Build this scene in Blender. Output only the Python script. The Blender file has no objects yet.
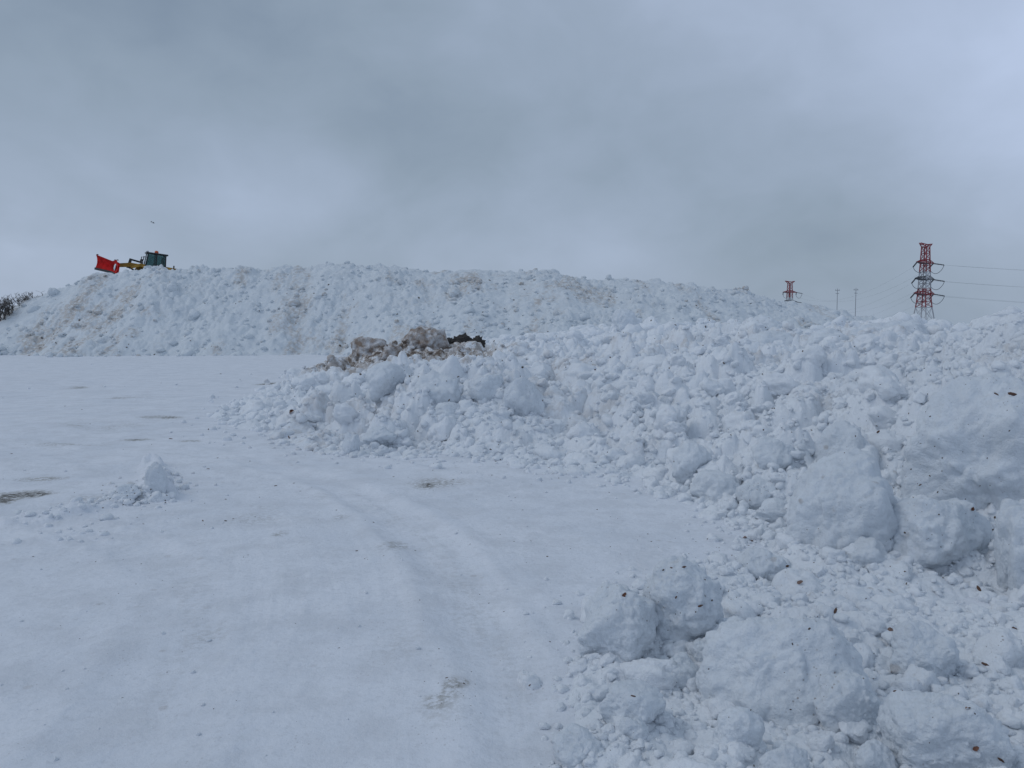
import bpy, bmesh, math, random
import numpy as np
from mathutils import Vector, Matrix, Euler

random.seed(7)
rng = np.random.default_rng(11)
scene = bpy.context.scene
COL = scene.collection
R = math.radians

# ------------------------------------------------------------------ camera
F = 800.0
CAMZ = 1.6
PITCH = math.atan(50 / F)
cam_d = bpy.data.cameras.new('camera')
cam_d.sensor_width = 36.0
cam_d.lens = F / 1024 * 36
cam_d.clip_start = 0.05
cam_d.clip_end = 8000
cam = bpy.data.objects.new('camera', cam_d)
cam.location = (0, 0, CAMZ)
cam.rotation_euler = (math.pi / 2 - PITCH, 0, 0)
COL.objects.link(cam)
scene.camera = cam

CP, SP = math.cos(PITCH), math.sin(PITCH)


def pdir(px, py):
    a = (px - 512) / F
    b = (384 - py) / F
    return np.array([a, CP + b * SP, -SP + b * CP])


def at(px, py, D):
    d = pdir(px, py)
    return np.array([0, 0, CAMZ]) + d * (D / d[1])


def ground_at(px, py, z=0.0):
    d = pdir(px, py)
    return np.array([0, 0, CAMZ]) + d * ((z - CAMZ) / d[2])


# ------------------------------------------------------------------ numpy noise
def _hash(ix, iy, iz, seed):
    h = (ix.astype(np.int64) * 374761393 + iy.astype(np.int64) * 668265263
         + iz.astype(np.int64) * 1440662683 + seed * 974711) & 0xFFFFFFFF
    h = ((h ^ (h >> 13)) * 1274126177) & 0xFFFFFFFF
    h = ((h ^ (h >> 16)) * 2246822519) & 0xFFFFFFFF
    h = h ^ (h >> 15)
    return (h & 0xFFFFFF) / float(0xFFFFFF)


def vn2(x, y, seed=0):
    x0 = np.floor(x); y0 = np.floor(y)
    fx = x - x0; fy = y - y0
    fx = fx * fx * fx * (fx * (fx * 6 - 15) + 10); fy = fy * fy * fy * (fy * (fy * 6 - 15) + 10)
    x0 = x0.astype(np.int64); y0 = y0.astype(np.int64)
    z = np.zeros_like(x0)
    a = _hash(x0, y0, z, seed); b = _hash(x0 + 1, y0, z, seed)
    c = _hash(x0, y0 + 1, z, seed); d = _hash(x0 + 1, y0 + 1, z, seed)
    return (a * (1 - fx) + b * fx) * (1 - fy) + (c * (1 - fx) + d * fx) * fy


def fbm2(x, y, oct=4, seed=0, gain=0.5):
    s = np.zeros_like(x); amp = 1.0; tot = 0
    for o in range(oct):
        ca, sa = math.cos(o * 1.1), math.sin(o * 1.1)
        s += amp * (vn2((x * ca - y * sa) * 2 ** o + 13.7 * o, (x * sa + y * ca) * 2 ** o - 7.3 * o, seed + o) * 2 - 1)
        tot += amp; amp *= gain
    return s / tot


def vn3(p, seed=0):
    p0 = np.floor(p); f = p - p0
    f = f * f * f * (f * (f * 6 - 15) + 10)
    i = p0.astype(np.int64)
    r = 0
    for dx in (0, 1):
        wx = f[:, 0] if dx else 1 - f[:, 0]
        for dy in (0, 1):
            wy = f[:, 1] if dy else 1 - f[:, 1]
            for dz in (0, 1):
                wz = f[:, 2] if dz else 1 - f[:, 2]
                r = r + _hash(i[:, 0] + dx, i[:, 1] + dy, i[:, 2] + dz, seed) * wx * wy * wz
    return r


def fbm3(p, oct=4, seed=0, gain=0.5):
    s = 0; amp = 1; tot = 0
    for o in range(oct):
        s = s + amp * (vn3(p * 2.03 ** o + 17.3 * o, seed + o) * 2 - 1)
        tot += amp; amp *= gain
    return s / tot


def sstep(a, b, x):
    t = np.clip((x - a) / (b - a), 0, 1)
    return t * t * (3 - 2 * t)


def lumps(x, y, s, seed, fill=0.75):
    """rubble: the upper envelope of tilted, rounded blocks, one per jittered cell of size s; about 0..1"""
    gx = np.floor(x / s).astype(np.int64); gy = np.floor(y / s).astype(np.int64)
    out = np.zeros_like(x)
    zz = np.zeros_like(gx)
    for dx in (-1, 0, 1):
        for dy in (-1, 0, 1):
            cx = gx + dx; cy = gy + dy
            h1 = _hash(cx, cy, zz, seed); h2 = _hash(cx, cy, zz, seed + 1)
            h3 = _hash(cx, cy, zz, seed + 2); h4 = _hash(cx, cy, zz, seed + 3); h5 = _hash(cx, cy, zz, seed + 4)
            ox = x / s - (cx + .15 + .7 * h1); oy = y / s - (cy + .15 + .7 * h2)
            an = h3 * 6.283; ca = np.cos(an); sa = np.sin(an)
            u = (ox * ca + oy * sa); v = (-ox * sa + oy * ca)
            r = .38 + .55 * h4
            k = (np.abs(u) / r) ** 2.2 + (np.abs(v) / (r * (.6 + .4 * h5))) ** 2.2
            dome = np.clip(1 - k, 0, 1) ** .85
            tilt = .75 + .9 * (h5 - .5) * u / r + .5 * (h1 - .5) * v / r
            hh = np.minimum(dome, tilt) * r * 1.25 * (h3 * 7 % 1 < fill)
            out = np.maximum(out, hh)
    return out


# ------------------------------------------------------------------ object helpers
def tag(o, label=None, cat=None, group=None, kind=None):
    if label: o['label'] = label
    if cat: o['category'] = cat
    if group: o['group'] = group
    if kind: o['kind'] = kind
    return o


def link(name, me, mat=None, parent=None, loc=None):
    o = bpy.data.objects.new(name, me)
    COL.objects.link(o)
    if mat is not None and len(me.materials) == 0:
        me.materials.append(mat)
    if parent is not None: o.parent = parent
    if loc is not None: o.location = loc
    return o


def np_mesh(name, verts, faces, smooth=True, attrs=None):
    """faces: (n,3) or (n,4) int array"""
    me = bpy.data.meshes.new(name)
    n, k = faces.shape
    me.vertices.add(len(verts)); me.loops.add(n * k); me.polygons.add(n)
    me.vertices.foreach_set('co', np.asarray(verts, dtype=np.float32).ravel())
    me.loops.foreach_set('vertex_index', faces.astype(np.int32).ravel())
    me.polygons.foreach_set('loop_start', np.arange(0, n * k, k, dtype=np.int32))
    me.polygons.foreach_set('loop_total', np.full(n, k, dtype=np.int32))
    me.polygons.foreach_set('use_smooth', np.full(n, smooth, dtype=bool))
    me.update(calc_edges=True)
    if attrs:
        for an, arr in attrs.items():
            a = me.attributes.new(an, 'FLOAT', 'POINT')
            a.data.foreach_set('value', np.asarray(arr, dtype=np.float32))
    me.validate()
    return me


class MB:
    """collects boxes, bars, tubes and sheets, and links them as one mesh object"""
    def __init__(s): s.bm = bmesh.new()

    def box(s, c, d, rot=None, bev=0.0):
        r = bmesh.ops.create_cube(s.bm, size=1.0)
        m = Matrix.Translation(c) @ (Euler(rot).to_matrix().to_4x4() if rot else Matrix()) @ Matrix.Diagonal((d[0], d[1], d[2], 1))
        bmesh.ops.transform(s.bm, matrix=m, verts=r['verts'])
        if bev:
            es = list({e for v in r['verts'] for e in v.link_edges})
            bmesh.ops.bevel(s.bm, geom=es, offset=bev, segments=2, profile=.5, affect='EDGES')
        return s

    def tube(s, a, b, r0, r1=None, n=8):
        a = Vector(a); b = Vector(b); r1 = r0 if r1 is None else r1
        L = (b - a).length
        if L < 1e-6: return s
        r = bmesh.ops.create_cone(s.bm, cap_ends=True, segments=n, radius1=r0, radius2=r1, depth=L)
        q = (b - a).to_track_quat('Z', 'Y').to_matrix().to_4x4()
        bmesh.ops.transform(s.bm, matrix=Matrix.Translation((a + b) / 2) @ q, verts=r['verts'])
        return s

    def path(s, pts, r, n=6):
        for p, q in zip(pts[:-1], pts[1:]): s.tube(p, q, r, r, n)
        return s

    def prism(s, prof, y0, y1, bev=0.0):
        """prof: list of (x,z); extruded along y"""
        v0 = [s.bm.verts.new((x, y0, z)) for x, z in prof]
        v1 = [s.bm.verts.new((x, y1, z)) for x, z in prof]
        n = len(prof)
        fs = [s.bm.faces.new(v0), s.bm.faces.new(v1[::-1])]
        for i in range(n):
            fs.append(s.bm.faces.new((v0[i], v1[i], v1[(i + 1) % n], v0[(i + 1) % n])))
        bmesh.ops.recalc_face_normals(s.bm, faces=fs)
        if bev:
            es = list({e for f in fs for e in f.edges})
            bmesh.ops.bevel(s.bm, geom=es, offset=bev, segments=2, profile=.5, affect='EDGES')
        return s

    def sphere(s, c, r, sub=2, sc=(1, 1, 1)):
        q = bmesh.ops.create_icosphere(s.bm, subdivisions=sub, radius=1)
        bmesh.ops.transform(s.bm, matrix=Matrix.Translation(c) @ Matrix.Diagonal((r * sc[0], r * sc[1], r * sc[2], 1)), verts=q['verts'])
        return s

    def lathe(s, c, prof, n=24, axis='Y'):
        """prof: (radius, offset) pairs along the axis"""
        rings = []
        for r, o in prof:
            ring = []
            for i in range(n):
                t = 2 * math.pi * i / n
                p = (r * math.cos(t), o, r * math.sin(t)) if axis == 'Y' else (r * math.cos(t), r * math.sin(t), o)
                ring.append(s.bm.verts.new(Vector(p) + Vector(c)))
            rings.append(ring)
        fs = []
        for a, b in zip(rings[:-1], rings[1:]):
            for i in range(n):
                fs.append(s.bm.faces.new((a[i], a[(i + 1) % n], b[(i + 1) % n], b[i])))
        fs.append(s.bm.faces.new(rings[0])); fs.append(s.bm.faces.new(rings[-1]))
        bmesh.ops.recalc_face_normals(s.bm, faces=fs)
        return s

    def build(s, name, mat, parent=None, smooth=False, loc=None):
        me = bpy.data.meshes.new(name)
        s.bm.to_mesh(me); s.bm.free()
        if smooth:
            me.polygons.foreach_set('use_smooth', np.ones(len(me.polygons), dtype=bool))
        return link(name, me, mat, parent, loc)


def empty(name, loc, rot=(0, 0, 0)):
    o = bpy.data.objects.new(name, None)
    COL.objects.link(o)
    o.location = loc; o.rotation_euler = rot
    o.empty_display_size = .2
    return o


def copy_tree(o, parent=None):
    c = o.copy(); COL.objects.link(c)
    if parent is not None: c.parent = parent
    for ch in list(o.children): copy_tree(ch, c)
    return c


# ------------------------------------------------------------------ materials
class NT:
    def __init__(s, nt): s.nt = nt; s.L = nt.links

    def n(s, t, **kw):
        nd = s.nt.nodes.new(t)
        for k, v in kw.items():
            if hasattr(nd, k): setattr(nd, k, v)
        return nd

    def val(s, sock, v):
        if isinstance(v, bpy.types.NodeSocket): s.L.new(v, sock)
        else: sock.default_value = v

    def math(s, op, a, b=0.0, clamp=False):
        nd = s.nt.nodes.new('ShaderNodeMath'); nd.operation = op; nd.use_clamp = clamp
        s.val(nd.inputs[0], a); s.val(nd.inputs[1], b)
        return nd.outputs[0]

    def noise(s, vec, scale, detail=4, rough=.5, dist=0.0):
        nd = s.nt.nodes.new('ShaderNodeTexNoise')
        if vec is not None: s.L.new(vec, nd.inputs['Vector'])
        nd.inputs['Scale'].default_value = scale; nd.inputs['Detail'].default_value = detail
        nd.inputs['Roughness'].default_value = rough; nd.inputs['Distortion'].default_value = dist
        return nd.outputs['Fac']

    def ramp(s, fac, a, b, ca=0.0, cb=1.0):
        nd = s.nt.nodes.new('ShaderNodeMapRange'); nd.interpolation_type = 'SMOOTHSTEP'
        s.val(nd.inputs['Value'], fac)
        nd.inputs['From Min'].default_value = a; nd.inputs['From Max'].default_value = b
        nd.inputs['To Min'].default_value = ca; nd.inputs['To Max'].default_value = cb
        return nd.outputs['Result']

    def mix(s, fac, a, b):
        nd = s.nt.nodes.new('ShaderNodeMix'); nd.data_type = 'RGBA'
        s.val(nd.inputs['Factor'], fac)
        for i, c in ((6, a), (7, b)):
            if isinstance(c, bpy.types.NodeSocket): s.L.new(c, nd.inputs[i])
            else: nd.inputs[i].default_value = (*c, 1)
        return nd.outputs[2]


def newmat(name):
    m = bpy.data.materials.new(name); m.use_nodes = True
    nt = NT(m.node_tree)
    p = m.node_tree.nodes['Principled BSDF']
    return m, nt, p


def snow_mat(name, fleck=1.0, soil_dark=(.16, .125, .10), tan=(.42, .375, .34), bump=.5, use_attr=True, base_dirt=0.0, white=(.855, .89, .93), grain=3.5, mott=0.0):
    m, k, p = newmat(name)
    geo = k.n('ShaderNodeNewGeometry').outputs['Position']
    big = k.noise(geo, .9, 4, .55)
    med = k.noise(geo, 5.0, 5, .6)
    gr = (white[0] * .92, white[1] * .93, white[2] * .94)
    col = k.mix(k.ramp(big, .38, .68), white, gr)
    # thin grey road film in the snow
    if mott:
        col = k.mix(k.math('MULTIPLY', k.ramp(k.noise(geo, 2.6, 7, .68), .42, .66), mott), col, tuple(c * .80 for c in white))
        col = k.mix(k.math('MULTIPLY', k.ramp(k.noise(geo, 26, 4, .7), .5, .72), mott), col, tuple(c * .78 for c in white))
    film = k.math('MULTIPLY', k.ramp(med, .5, .75), .22)
    col = k.mix(film, col, (.66, .69, .71))
    if use_attr:
        at_ = k.n('ShaderNodeAttribute'); at_.attribute_name = 'dirt'
        d = k.math('ADD', at_.outputs['Fac'], base_dirt)
        dn = k.noise(geo, grain, 6, .7)
        d = k.math('MULTIPLY', d, k.ramp(dn, .36, .62, .12, 1.4))
        col = k.mix(k.ramp(d, .05, .75, 0, .85), col, tan)
        col = k.mix(k.ramp(d, .8, 1.5), col, soil_dark)
    elif base_dirt:
        dn = k.noise(geo, 3.5, 6, .65)
        col = k.mix(k.math('MULTIPLY', k.ramp(dn, .34, .66, .25, 1.0), base_dirt), col, tan)
    # small flecks of grit and bark frozen into the snow
    vo = k.n('ShaderNodeTexVoronoi'); vo.feature = 'F1'
    k.L.new(geo, vo.inputs['Vector']); vo.inputs['Scale'].default_value = 30
    mask = k.ramp(k.noise(geo, 2.2, 3, .6), .50, .66)
    spot = k.math('MULTIPLY', k.ramp(vo.outputs['Distance'], .10, .17, 1, 0), mask)
    spot = k.math('MULTIPLY', spot, .55 * fleck)
    col = k.mix(spot, col, (.20, .15, .12))
    vo2 = k.n('ShaderNodeTexVoronoi'); vo2.feature = 'F1'
    k.L.new(geo, vo2.inputs['Vector']); vo2.inputs['Scale'].default_value = 4.5
    mask2 = k.ramp(k.noise(geo, .7, 3, .6), .45, .62)
    edge = k.math('ADD', vo2.outputs['Distance'], k.math('MULTIPLY', k.noise(geo, 25, 2, .5), .16))
    spot2 = k.math('MULTIPLY', k.ramp(edge, .14, .22, 1, 0), mask2)
    col = k.mix(k.math('MULTIPLY', spot2, .45 * fleck), col, (.33, .28, .24))
    k.L.new(col, p.inputs['Base Color'])
    p.inputs['Roughness'].default_value = .75
    p.inputs['Specular IOR Level'].default_value = .25
    b1 = k.noise(geo, 14, 6, .65)
    b2 = k.noise(geo, 45, 5, .7)
    h = k.math('ADD', k.math('MULTIPLY', b1, .065), k.math('ADD', k.math('MULTIPLY', b2, .022), k.math('MULTIPLY', k.noise(geo, 130, 3, .6), .005)))
    bp = k.n('ShaderNodeBump'); bp.inputs['Strength'].default_value = bump; bp.inputs['Distance'].default_value = 1.0
    k.L.new(h, bp.inputs['Height']); k.L.new(bp.outputs['Normal'], p.inputs['Normal'])
    return m


def plain(name, c, rough=.5, metal=0.0, var=.25, scale=6.0, spec=.4):
    m, k, p = newmat(name)
    g = k.n('ShaderNodeTexCoord').outputs['Object']
    f = k.noise(g, scale, 5, .6)
    col = k.mix(k.ramp(f, .3, .7), tuple(x * (1 - var) for x in c), tuple(min(1, x * (1 + var * .6)) for x in c))
    k.L.new(col, p.inputs['Base Color'])
    p.inputs['Roughness'].default_value = rough; p.inputs['Metallic'].default_value = metal
    p.inputs['Specular IOR Level'].default_value = spec
    return m


M_ground = snow_mat('packed_snow', fleck=.55, bump=.34, white=(.79, .82, .872), soil_dark=(.15, .145, .135), tan=(.43, .43, .42), grain=22, mott=.55)
M_bank = snow_mat('ploughed_snow', fleck=.9, bump=.6)
M_mound = snow_mat('dumped_snow', fleck=1.2, bump=.45, white=(.69, .735, .77), tan=(.50, .47, .44))
M_block = snow_mat('block_snow', fleck=1.1, bump=.6, use_attr=False, white=(.775, .822, .87), mott=.4)
M_dirty = snow_mat('dirty_snow', fleck=1.6, bump=.7, use_attr=False, base_dirt=1.0, tan=(.27, .205, .16))
M_soil = plain('frozen_soil', (.045, .042, .040), .9, var=.4, scale=20)
M_bark = plain('bark_brown', (.12, .065, .045), .8, var=.5, scale=30)
M_leaf = plain('dead_leaf_brown', (.24, .11, .07), .7, var=.5, scale=30)
M_crumb = plain('dark_crumbs', (.11, .085, .07), .9, var=.5, scale=8)
M_red = plain('red_paint', (.50, .010, .010), .65, var=.35, scale=2.5, spec=.12)
M_yellow = plain('yellow_paint', (.34, .19, .025), .6, var=.5, scale=2.0)
M_dark = plain('dark_steel', (.035, .038, .04), .5, var=.3)
M_cab = plain('cab_frame_paint', (.014, .02, .022), .4, var=.3)
M_tyre = plain('tyre_rubber', (.03, .03, .03), .85, var=.3)
M_orange = plain('orange_beacon_plastic', (.6, .1, .03), .35, var=.1)
M_pred = plain('pylon_red', (.26, .04, .05), .6, var=.2, scale=.3)
M_pwhite = plain('pylon_white', (.40, .41, .43), .6, var=.15, scale=.3)
M_pdark = plain('galvanised_dark', (.07, .075, .085), .6, var=.2, scale=.5)
M_pole = plain('weathered_pole', (.27, .28, .30), .8, var=.3)
M_twig = plain('bare_twig', (.11, .10, .095), .9, var=.4, scale=4)
M_bird = plain('dark_plumage', (.05, .05, .055), .8, var=.3)
m, k, p = newmat('cab_glass')
p.inputs['Base Color'].default_value = (.20, .34, .34, 1); p.inputs['Roughness'].default_value = .05
p.inputs['Transmission Weight'].default_value = .85; p.inputs['IOR'].default_value = 1.3
M_glass = m

# ------------------------------------------------------------------ polar grids
TH0, TH1 = (-90 - 512) / F, (1120 - 512) / F     # tan(azimuth) range of the detailed grids


def polar(D0, D1, dlog, ncol, t0=TH0, t1=TH1):
    nr = int(math.log(D1 / D0) / dlog) + 1
    D = D0 * np.exp(np.linspace(0, math.log(D1 / D0), nr))
    T = np.linspace(t0, t1, ncol)
    TT, DD = np.meshgrid(T, D)
    return TT, DD, nr, ncol


def grid_faces(nr, nc, keep=None):
    i = np.arange(nr * nc).reshape(nr, nc)
    f = np.stack([i[:-1, :-1], i[:-1, 1:], i[1:, 1:], i[1:, :-1]], axis=-1).reshape(-1, 4)
    if keep is not None:
        kq = (keep[:-1, :-1] & keep[:-1, 1:] & keep[1:, 1:] & keep[1:, :-1]).ravel()
        f = f[kq]
    return f


def compact(V, Fc, attrs):
    used = np.zeros(len(V), bool); used[Fc.ravel()] = True
    idx = np.cumsum(used) - 1
    return V[used], idx[Fc], {k_: a[used] for k_, a in attrs.items()}


# ------------------------------------------------------------------ envelope of the heap and the bank (control points read off the photo)
foot = [(565, 768), (570, 735), (572, 700), (580, 662), (606, 618), (645, 583), (715, 566), (756, 545), (738, 522), (692, 502),
        (622, 480), (560, 470), (500, 457), (430, 452), (350, 454), (292, 442), (232, 426), (222, 414), (252, 398), (292, 384), (318, 373), (340, 363)]
outer = [(515, 768), (520, 700), (525, 630), (560, 580), (620, 553), (690, 545), (660, 522), (600, 503), (500, 482), (400, 478),
         (300, 466), (180, 436), (170, 412), (225, 388), (275, 372), (300, 363)]
cps = []
for px, py in foot: g = ground_at(px, py); cps.append(((px - 512) / F, math.log(g[1]), 0.0))
for px, py in outer: g = ground_at(px, py); cps.append(((px - 512) / F, math.log(g[1]), -.28))
for px, D, z in [(505, 2.0, -.3), (700, 2.0, .05), (900, 2.0, .12), (1150, 2.0, .2), (0, 10, -1), (0, 20, -1), (100, 40, -1), (250, 50, -.8), (350, 8, -.6), (300, 5, -.8), (200, 60, -1),
                 (1150, 3, .2), (1150, 4.5, .12), (1150, 6, .75), (1150, 8, 1.6), (1150, 20, 1.9), (1150, 60, 1.0), (340, 45, -.05), (400, 46, .6), (480, 50, 1.0), (560, 56, 1.5), (650, 58, 2.0), (750, 46, 1.8),
                 (850, 42, 1.0), (950, 42, 1.0), (1024, 32, 1.4), (800, 60, 1.0), (560, 64, 1.2)]:
    cps.append(((px - 512) / F, math.log(D), z))
for px, py, D in [
        # middle heap
        (400, 374, 14.5), (300, 408, 15.5), (335, 392, 16.5), (470, 378, 13.5), (520, 385, 12.6), (520, 420, 11.2), (450, 425, 11.8), (380, 420, 12.3), (330, 430, 12.8), (262, 418, 14.2),
        (350, 361, 30), (410, 349, 30), (470, 354, 28), (440, 366, 21), (380, 368, 21), (335, 371, 28), (500, 364, 24), (480, 342, 40), (560, 347, 40), (620, 326, 47), (560, 372, 19), (575, 400, 14), (570, 435, 11.3),
        # bank
        (640, 450, 10.0), (640, 402, 12.6), (640, 362, 20), (640, 342, 30), (700, 465, 8.9), (700, 422, 10.8), (700, 382, 14.5), (700, 352, 22), (700, 329, 34),
        (760, 505, 6.8), (760, 462, 8.2), (760, 422, 10.3), (760, 382, 13.8), (760, 352, 20), (752, 323, 30), (800, 334, 27),
        (850, 505, 6.6), (850, 458, 7.5), (850, 422, 9), (850, 382, 12), (850, 347, 18), (835, 330, 24), (900, 326, 24),
        (930, 540, 5.6), (930, 470, 6.8), (930, 405, 7.9), (930, 374, 9.2), (930, 350, 14), (940, 332, 22),
        (1000, 600, 4.75), (1000, 540, 5.4), (1000, 470, 6.0), (1000, 402, 6.8), (1000, 374, 7.6), (1000, 346, 10.5), (985, 327, 15), (1024, 319, 14),
        # near rubble
        (650, 625, 4.2), (630, 700, 3.35), (700, 700, 3.3), (780, 650, 3.75), (780, 740, 3.0), (900, 650, 3.65), (900, 740, 2.92), (1000, 700, 3.08), (1000, 760, 2.72), (820, 600, 4.55), (770, 575, 5.05), (900, 590, 4.75)]:
    q = at(px, py, D); cps.append(((px - 512) / F, math.log(D), q[2]))
cps = np.array(cps)
_A = np.sqrt(((cps[:, None, :2] - cps[None, :, :2]) ** 2).sum(-1) + 1e-4)
_W = np.linalg.solve(np.block([[_A + np.eye(len(cps)) * 1e-3, np.ones((len(cps), 1))], [np.ones((1, len(cps))), np.zeros((1, 1))]]), np.append(cps[:, 2], 0))


def env(T, D):
    L = np.log(D); out = np.full(T.shape, _W[-1])
    for i in range(len(cps)):
        out += _W[i] * np.sqrt((T - cps[i, 0]) ** 2 + (L - cps[i, 1]) ** 2 + 1e-4)
    return out


# coarse cache of the envelope, sampled bilinearly
_ct = np.linspace(TH0, TH1, 360); _cl = np.linspace(math.log(1.8), math.log(70), 420)
_CT, _CL = np.meshgrid(_ct, _cl)
_CE = env(_CT, np.exp(_CL))


def bil(G, T, L):
    a = np.clip((T - _ct[0]) / (_ct[1] - _ct[0]), 0, len(_ct) - 1.001); b = np.clip((L - _cl[0]) / (_cl[1] - _cl[0]), 0, len(_cl) - 1.001)
    i = a.astype(int); j = b.astype(int); fa = a - i; fb = b - j
    return (G[j, i] * (1 - fa) + G[j, i + 1] * fa) * (1 - fb) + (G[j + 1, i] * (1 - fa) + G[j + 1, i + 1] * fa) * fb


def dirt_bank(x, y):
    """brown road dirt ploughed into the middle heap"""
    T = x / y; px = T * F + 512; L = np.log(y)
    w = fbm2(x * .8, y * .8, 3, 91)
    d = np.exp(-(((px + 22 * w - 412) / 88) ** 2 + ((L - math.log(27)) / .26) ** 2) ** 1.3) * 1.35
    d += np.exp(-(((px - 330) / 30) ** 2 + ((L - math.log(34)) / .2) ** 2)) * .7
    d += np.exp(-(((px - 560 + 20 * w) / 40) ** 2 + ((L - math.log(19)) / .2) ** 2)) * .35
    d += .26 * sstep(.02, .45, fbm2(x * .35, y * .35, 4, 55))
    return d


ceil_ = np.array([(-100, 352), (330, 352), (350, 338), (400, 334), (440, 338), (500, 338), (560, 331), (610, 322), (640, 322), (690, 325), (715, 320), (745, 313), (775, 317), (800, 332), (818, 331), (836, 320), (880, 317), (925, 322), (945, 331), (965, 327), (1000, 318), (1024, 311), (1130, 300)], float)


def ceil_z(x, y):
    px = x / y * F + 512
    lim = np.interp(px, ceil_[:, 0], ceil_[:, 1])
    return CAMZ + y * (334 - lim) / F * 1.0


def bank_h(x, y):
    D = y; T = x / y
    e = bil(_CE, T, np.log(np.maximum(D, 1.81)))
    wob = fbm2(x * 1.6, y * 1.6, 3, 5) * .05 * np.clip(D / 6, .5, 3)
    e = e + wob
    amp = sstep(-.06, .16, e)
    rough = .55 + .45 * sstep(-.25, .25, fbm2(x * .5, y * .5, 2, 44))
    h = e.copy()
    m = e > -.13
    x, y, e_, amp, rough = x[m], y[m], e[m], amp[m], rough[m]
    wx = .15 * fbm2(x * 2, y * 2, 2, 3); wy = .15 * fbm2(x * 2, y * 2, 2, 8)
    big = np.clip((y - 5) / 11, .0, 1.1)
    mid = np.clip(y / 9, .38, 1.25)
    far = np.clip(y / 6, .6, 1.2)
    g = amp * rough * (.55 * (lumps(x + wx, y + wy, .95, 101, .45) - .45) * .95 * big
                       + .72 * (lumps(x + wx * .5, y + wy * .5, .46, 111, .6) - .40) * .46 * mid
                       + .55 * (lumps(x + wx * .2, y, .21, 121, .7) - .25) * .21 * far
                       + .5 * lumps(x, y + wx * .1, .10, 131, .7) * .10
                       + .45 * lumps(x, y, .048, 141) * .048)
    g += amp * (fbm2(x * 3, y * 3, 3, 62) * .045 + fbm2(x * 13, y * 13, 4, 61) * .018)
    hz = h[m] + g
    cz = ceil_z(x, y)
    hz = np.where(hz > cz - .12, cz - .12 + .12 * np.tanh((hz - cz + .12) / .3), hz)
    h[m] = hz
    return h, e


# heap / bank seam
def seam_px(D):
    return np.interp(np.log(D), np.log([2, 9, 11.5, 14, 19, 27, 45, 70]), [400, 552, 545, 560, 575, 590, 600, 610])


TT, DD, nr, nc = polar(2.05, 60, .0034, 1180)
X = TT * DD; Y = DD
H, E = bank_h(X, Y)
V = np.stack([X, Y, H], -1).reshape(-1, 3)
dirt = dirt_bank(X, Y).ravel()
keep = H > -.12
left = (TT * F + 512) < seam_px(DD)
Fall = grid_faces(nr, nc, keep)
fl = left.ravel()[Fall[:, 0]]
for nm, sel, lab, cat in (('snow_heap', fl, 'low heap of broken snow in the middle of the yard with a brown dirty crest', 'snow heap'),
                          ('snow_bank', ~fl, 'ploughed bank of white snow rubble rising along the right side of the yard', 'snow bank')):
    v_, f_, a_ = compact(V, Fall[sel], {'dirt': dirt})
    tag(link(nm, np_mesh(nm, v_, f_, True, a_), M_bank), lab, cat)

# ------------------------------------------------------------------ ground
def gz(px, py): return ground_at(px, py)


def ground_h(x, y):
    far = np.clip(y / 10, .4, 2.0)
    h = fbm2(x * .35, y * .16, 3, 21) * .035 * far
    h += fbm2(x * 1.7, y * .8, 3, 22) * .010
    h += fbm2(x * 7, y * 5, 3, 25) * .005 + np.maximum(0, fbm2(x * 11, y * 11, 3, 26)) * .012 * sstep(-.1, .4, fbm2(x * .8, y * .6, 3, 27))
    # wheel ruts: two shallow curved tracks of the loader, coming from the foreground and swinging left
    for cx, cy, rad, wd, dp in ((-9.5, 3.0, 9.35, .22, .014), (-9.5, 3.0, 11.0, .24, .016), (-14, 1.0, 12.6, .25, .013), (-14, 1.0, 14.3, .25, .012), (-6.5, 2.2, 5.2, .2, .012), (-6.5, 2.2, 6.6, .2, .012)):
        rr = np.hypot(x - cx, y - cy) - rad + .06 * fbm2(x * .8, y * .8, 2, 31)
        fade = sstep(-.25, .3, fbm2(x * .5 + rad, y * .5, 2, 37))
        h += fade * (-dp * np.exp(-(rr / wd) ** 4) + dp * .7 * np.exp(-((np.abs(rr) - wd * 1.35) / (wd * .4)) ** 2))
        # tread prints in the rut bottom
        ang = np.arctan2(y - cy, x - cx) * rad
        h += fade * .0035 * np.exp(-(rr / wd) ** 4) * np.clip(.1 + 1.6 * fbm2(x * 1.3, y * 1.3, 2, 39), 0, 1) * np.sin(ang * 2 * math.pi / .15 + np.abs(rr) * 14 + 3 * fbm2(x * 2, y * 2, 2, 40))
    for cx, cy, am in ((-9.5, 3.0, .010), (-14, 1.0, .008)):
        R_ = np.hypot(x - cx, y - cy); A_ = np.arctan2(y - cy, x - cx) * 9
        h += am * sstep(-.15, .35, fbm2(x * .4 + cx, y * .3, 2, 141)) * fbm2(R_ * 5.5, A_ * .35, 4, 143)
    # little ploughed ridge at the left
    def ridge(pts, w, hh):
        nonlocal h
        best = np.full(x.shape, 1e9)
        for (a, b) in zip(pts[:-1], pts[1:]):
            A = gz(*a)[:2]; B = gz(*b)[:2]; d = B - A; L2 = (d ** 2).sum()
            t = np.clip(((x - A[0]) * d[0] + (y - A[1]) * d[1]) / L2, 0, 1)
            best = np.minimum(best, np.hypot(x - A[0] - t * d[0], y - A[1] - t * d[1]))
        nn = .45 + .8 * vn2(x * 2.3, y * 2.3, 71)
        g = np.exp(-(best / w) ** 2)
        h = h + g * hh * nn + sstep(.3, .7, g) * hh * 6 * (lumps(x, y, .22, 301) * .14 + lumps(x, y, .1, 305) * .06)
    ridge([(163, 496), (156, 480), (152, 466)], .14, .085)
    ridge([(150, 497), (120, 500), (70, 512), (20, 522)], .20, .045)
    ridge([(40, 538), (85, 532), (110, 530)], .16, .018)
    return h


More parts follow.
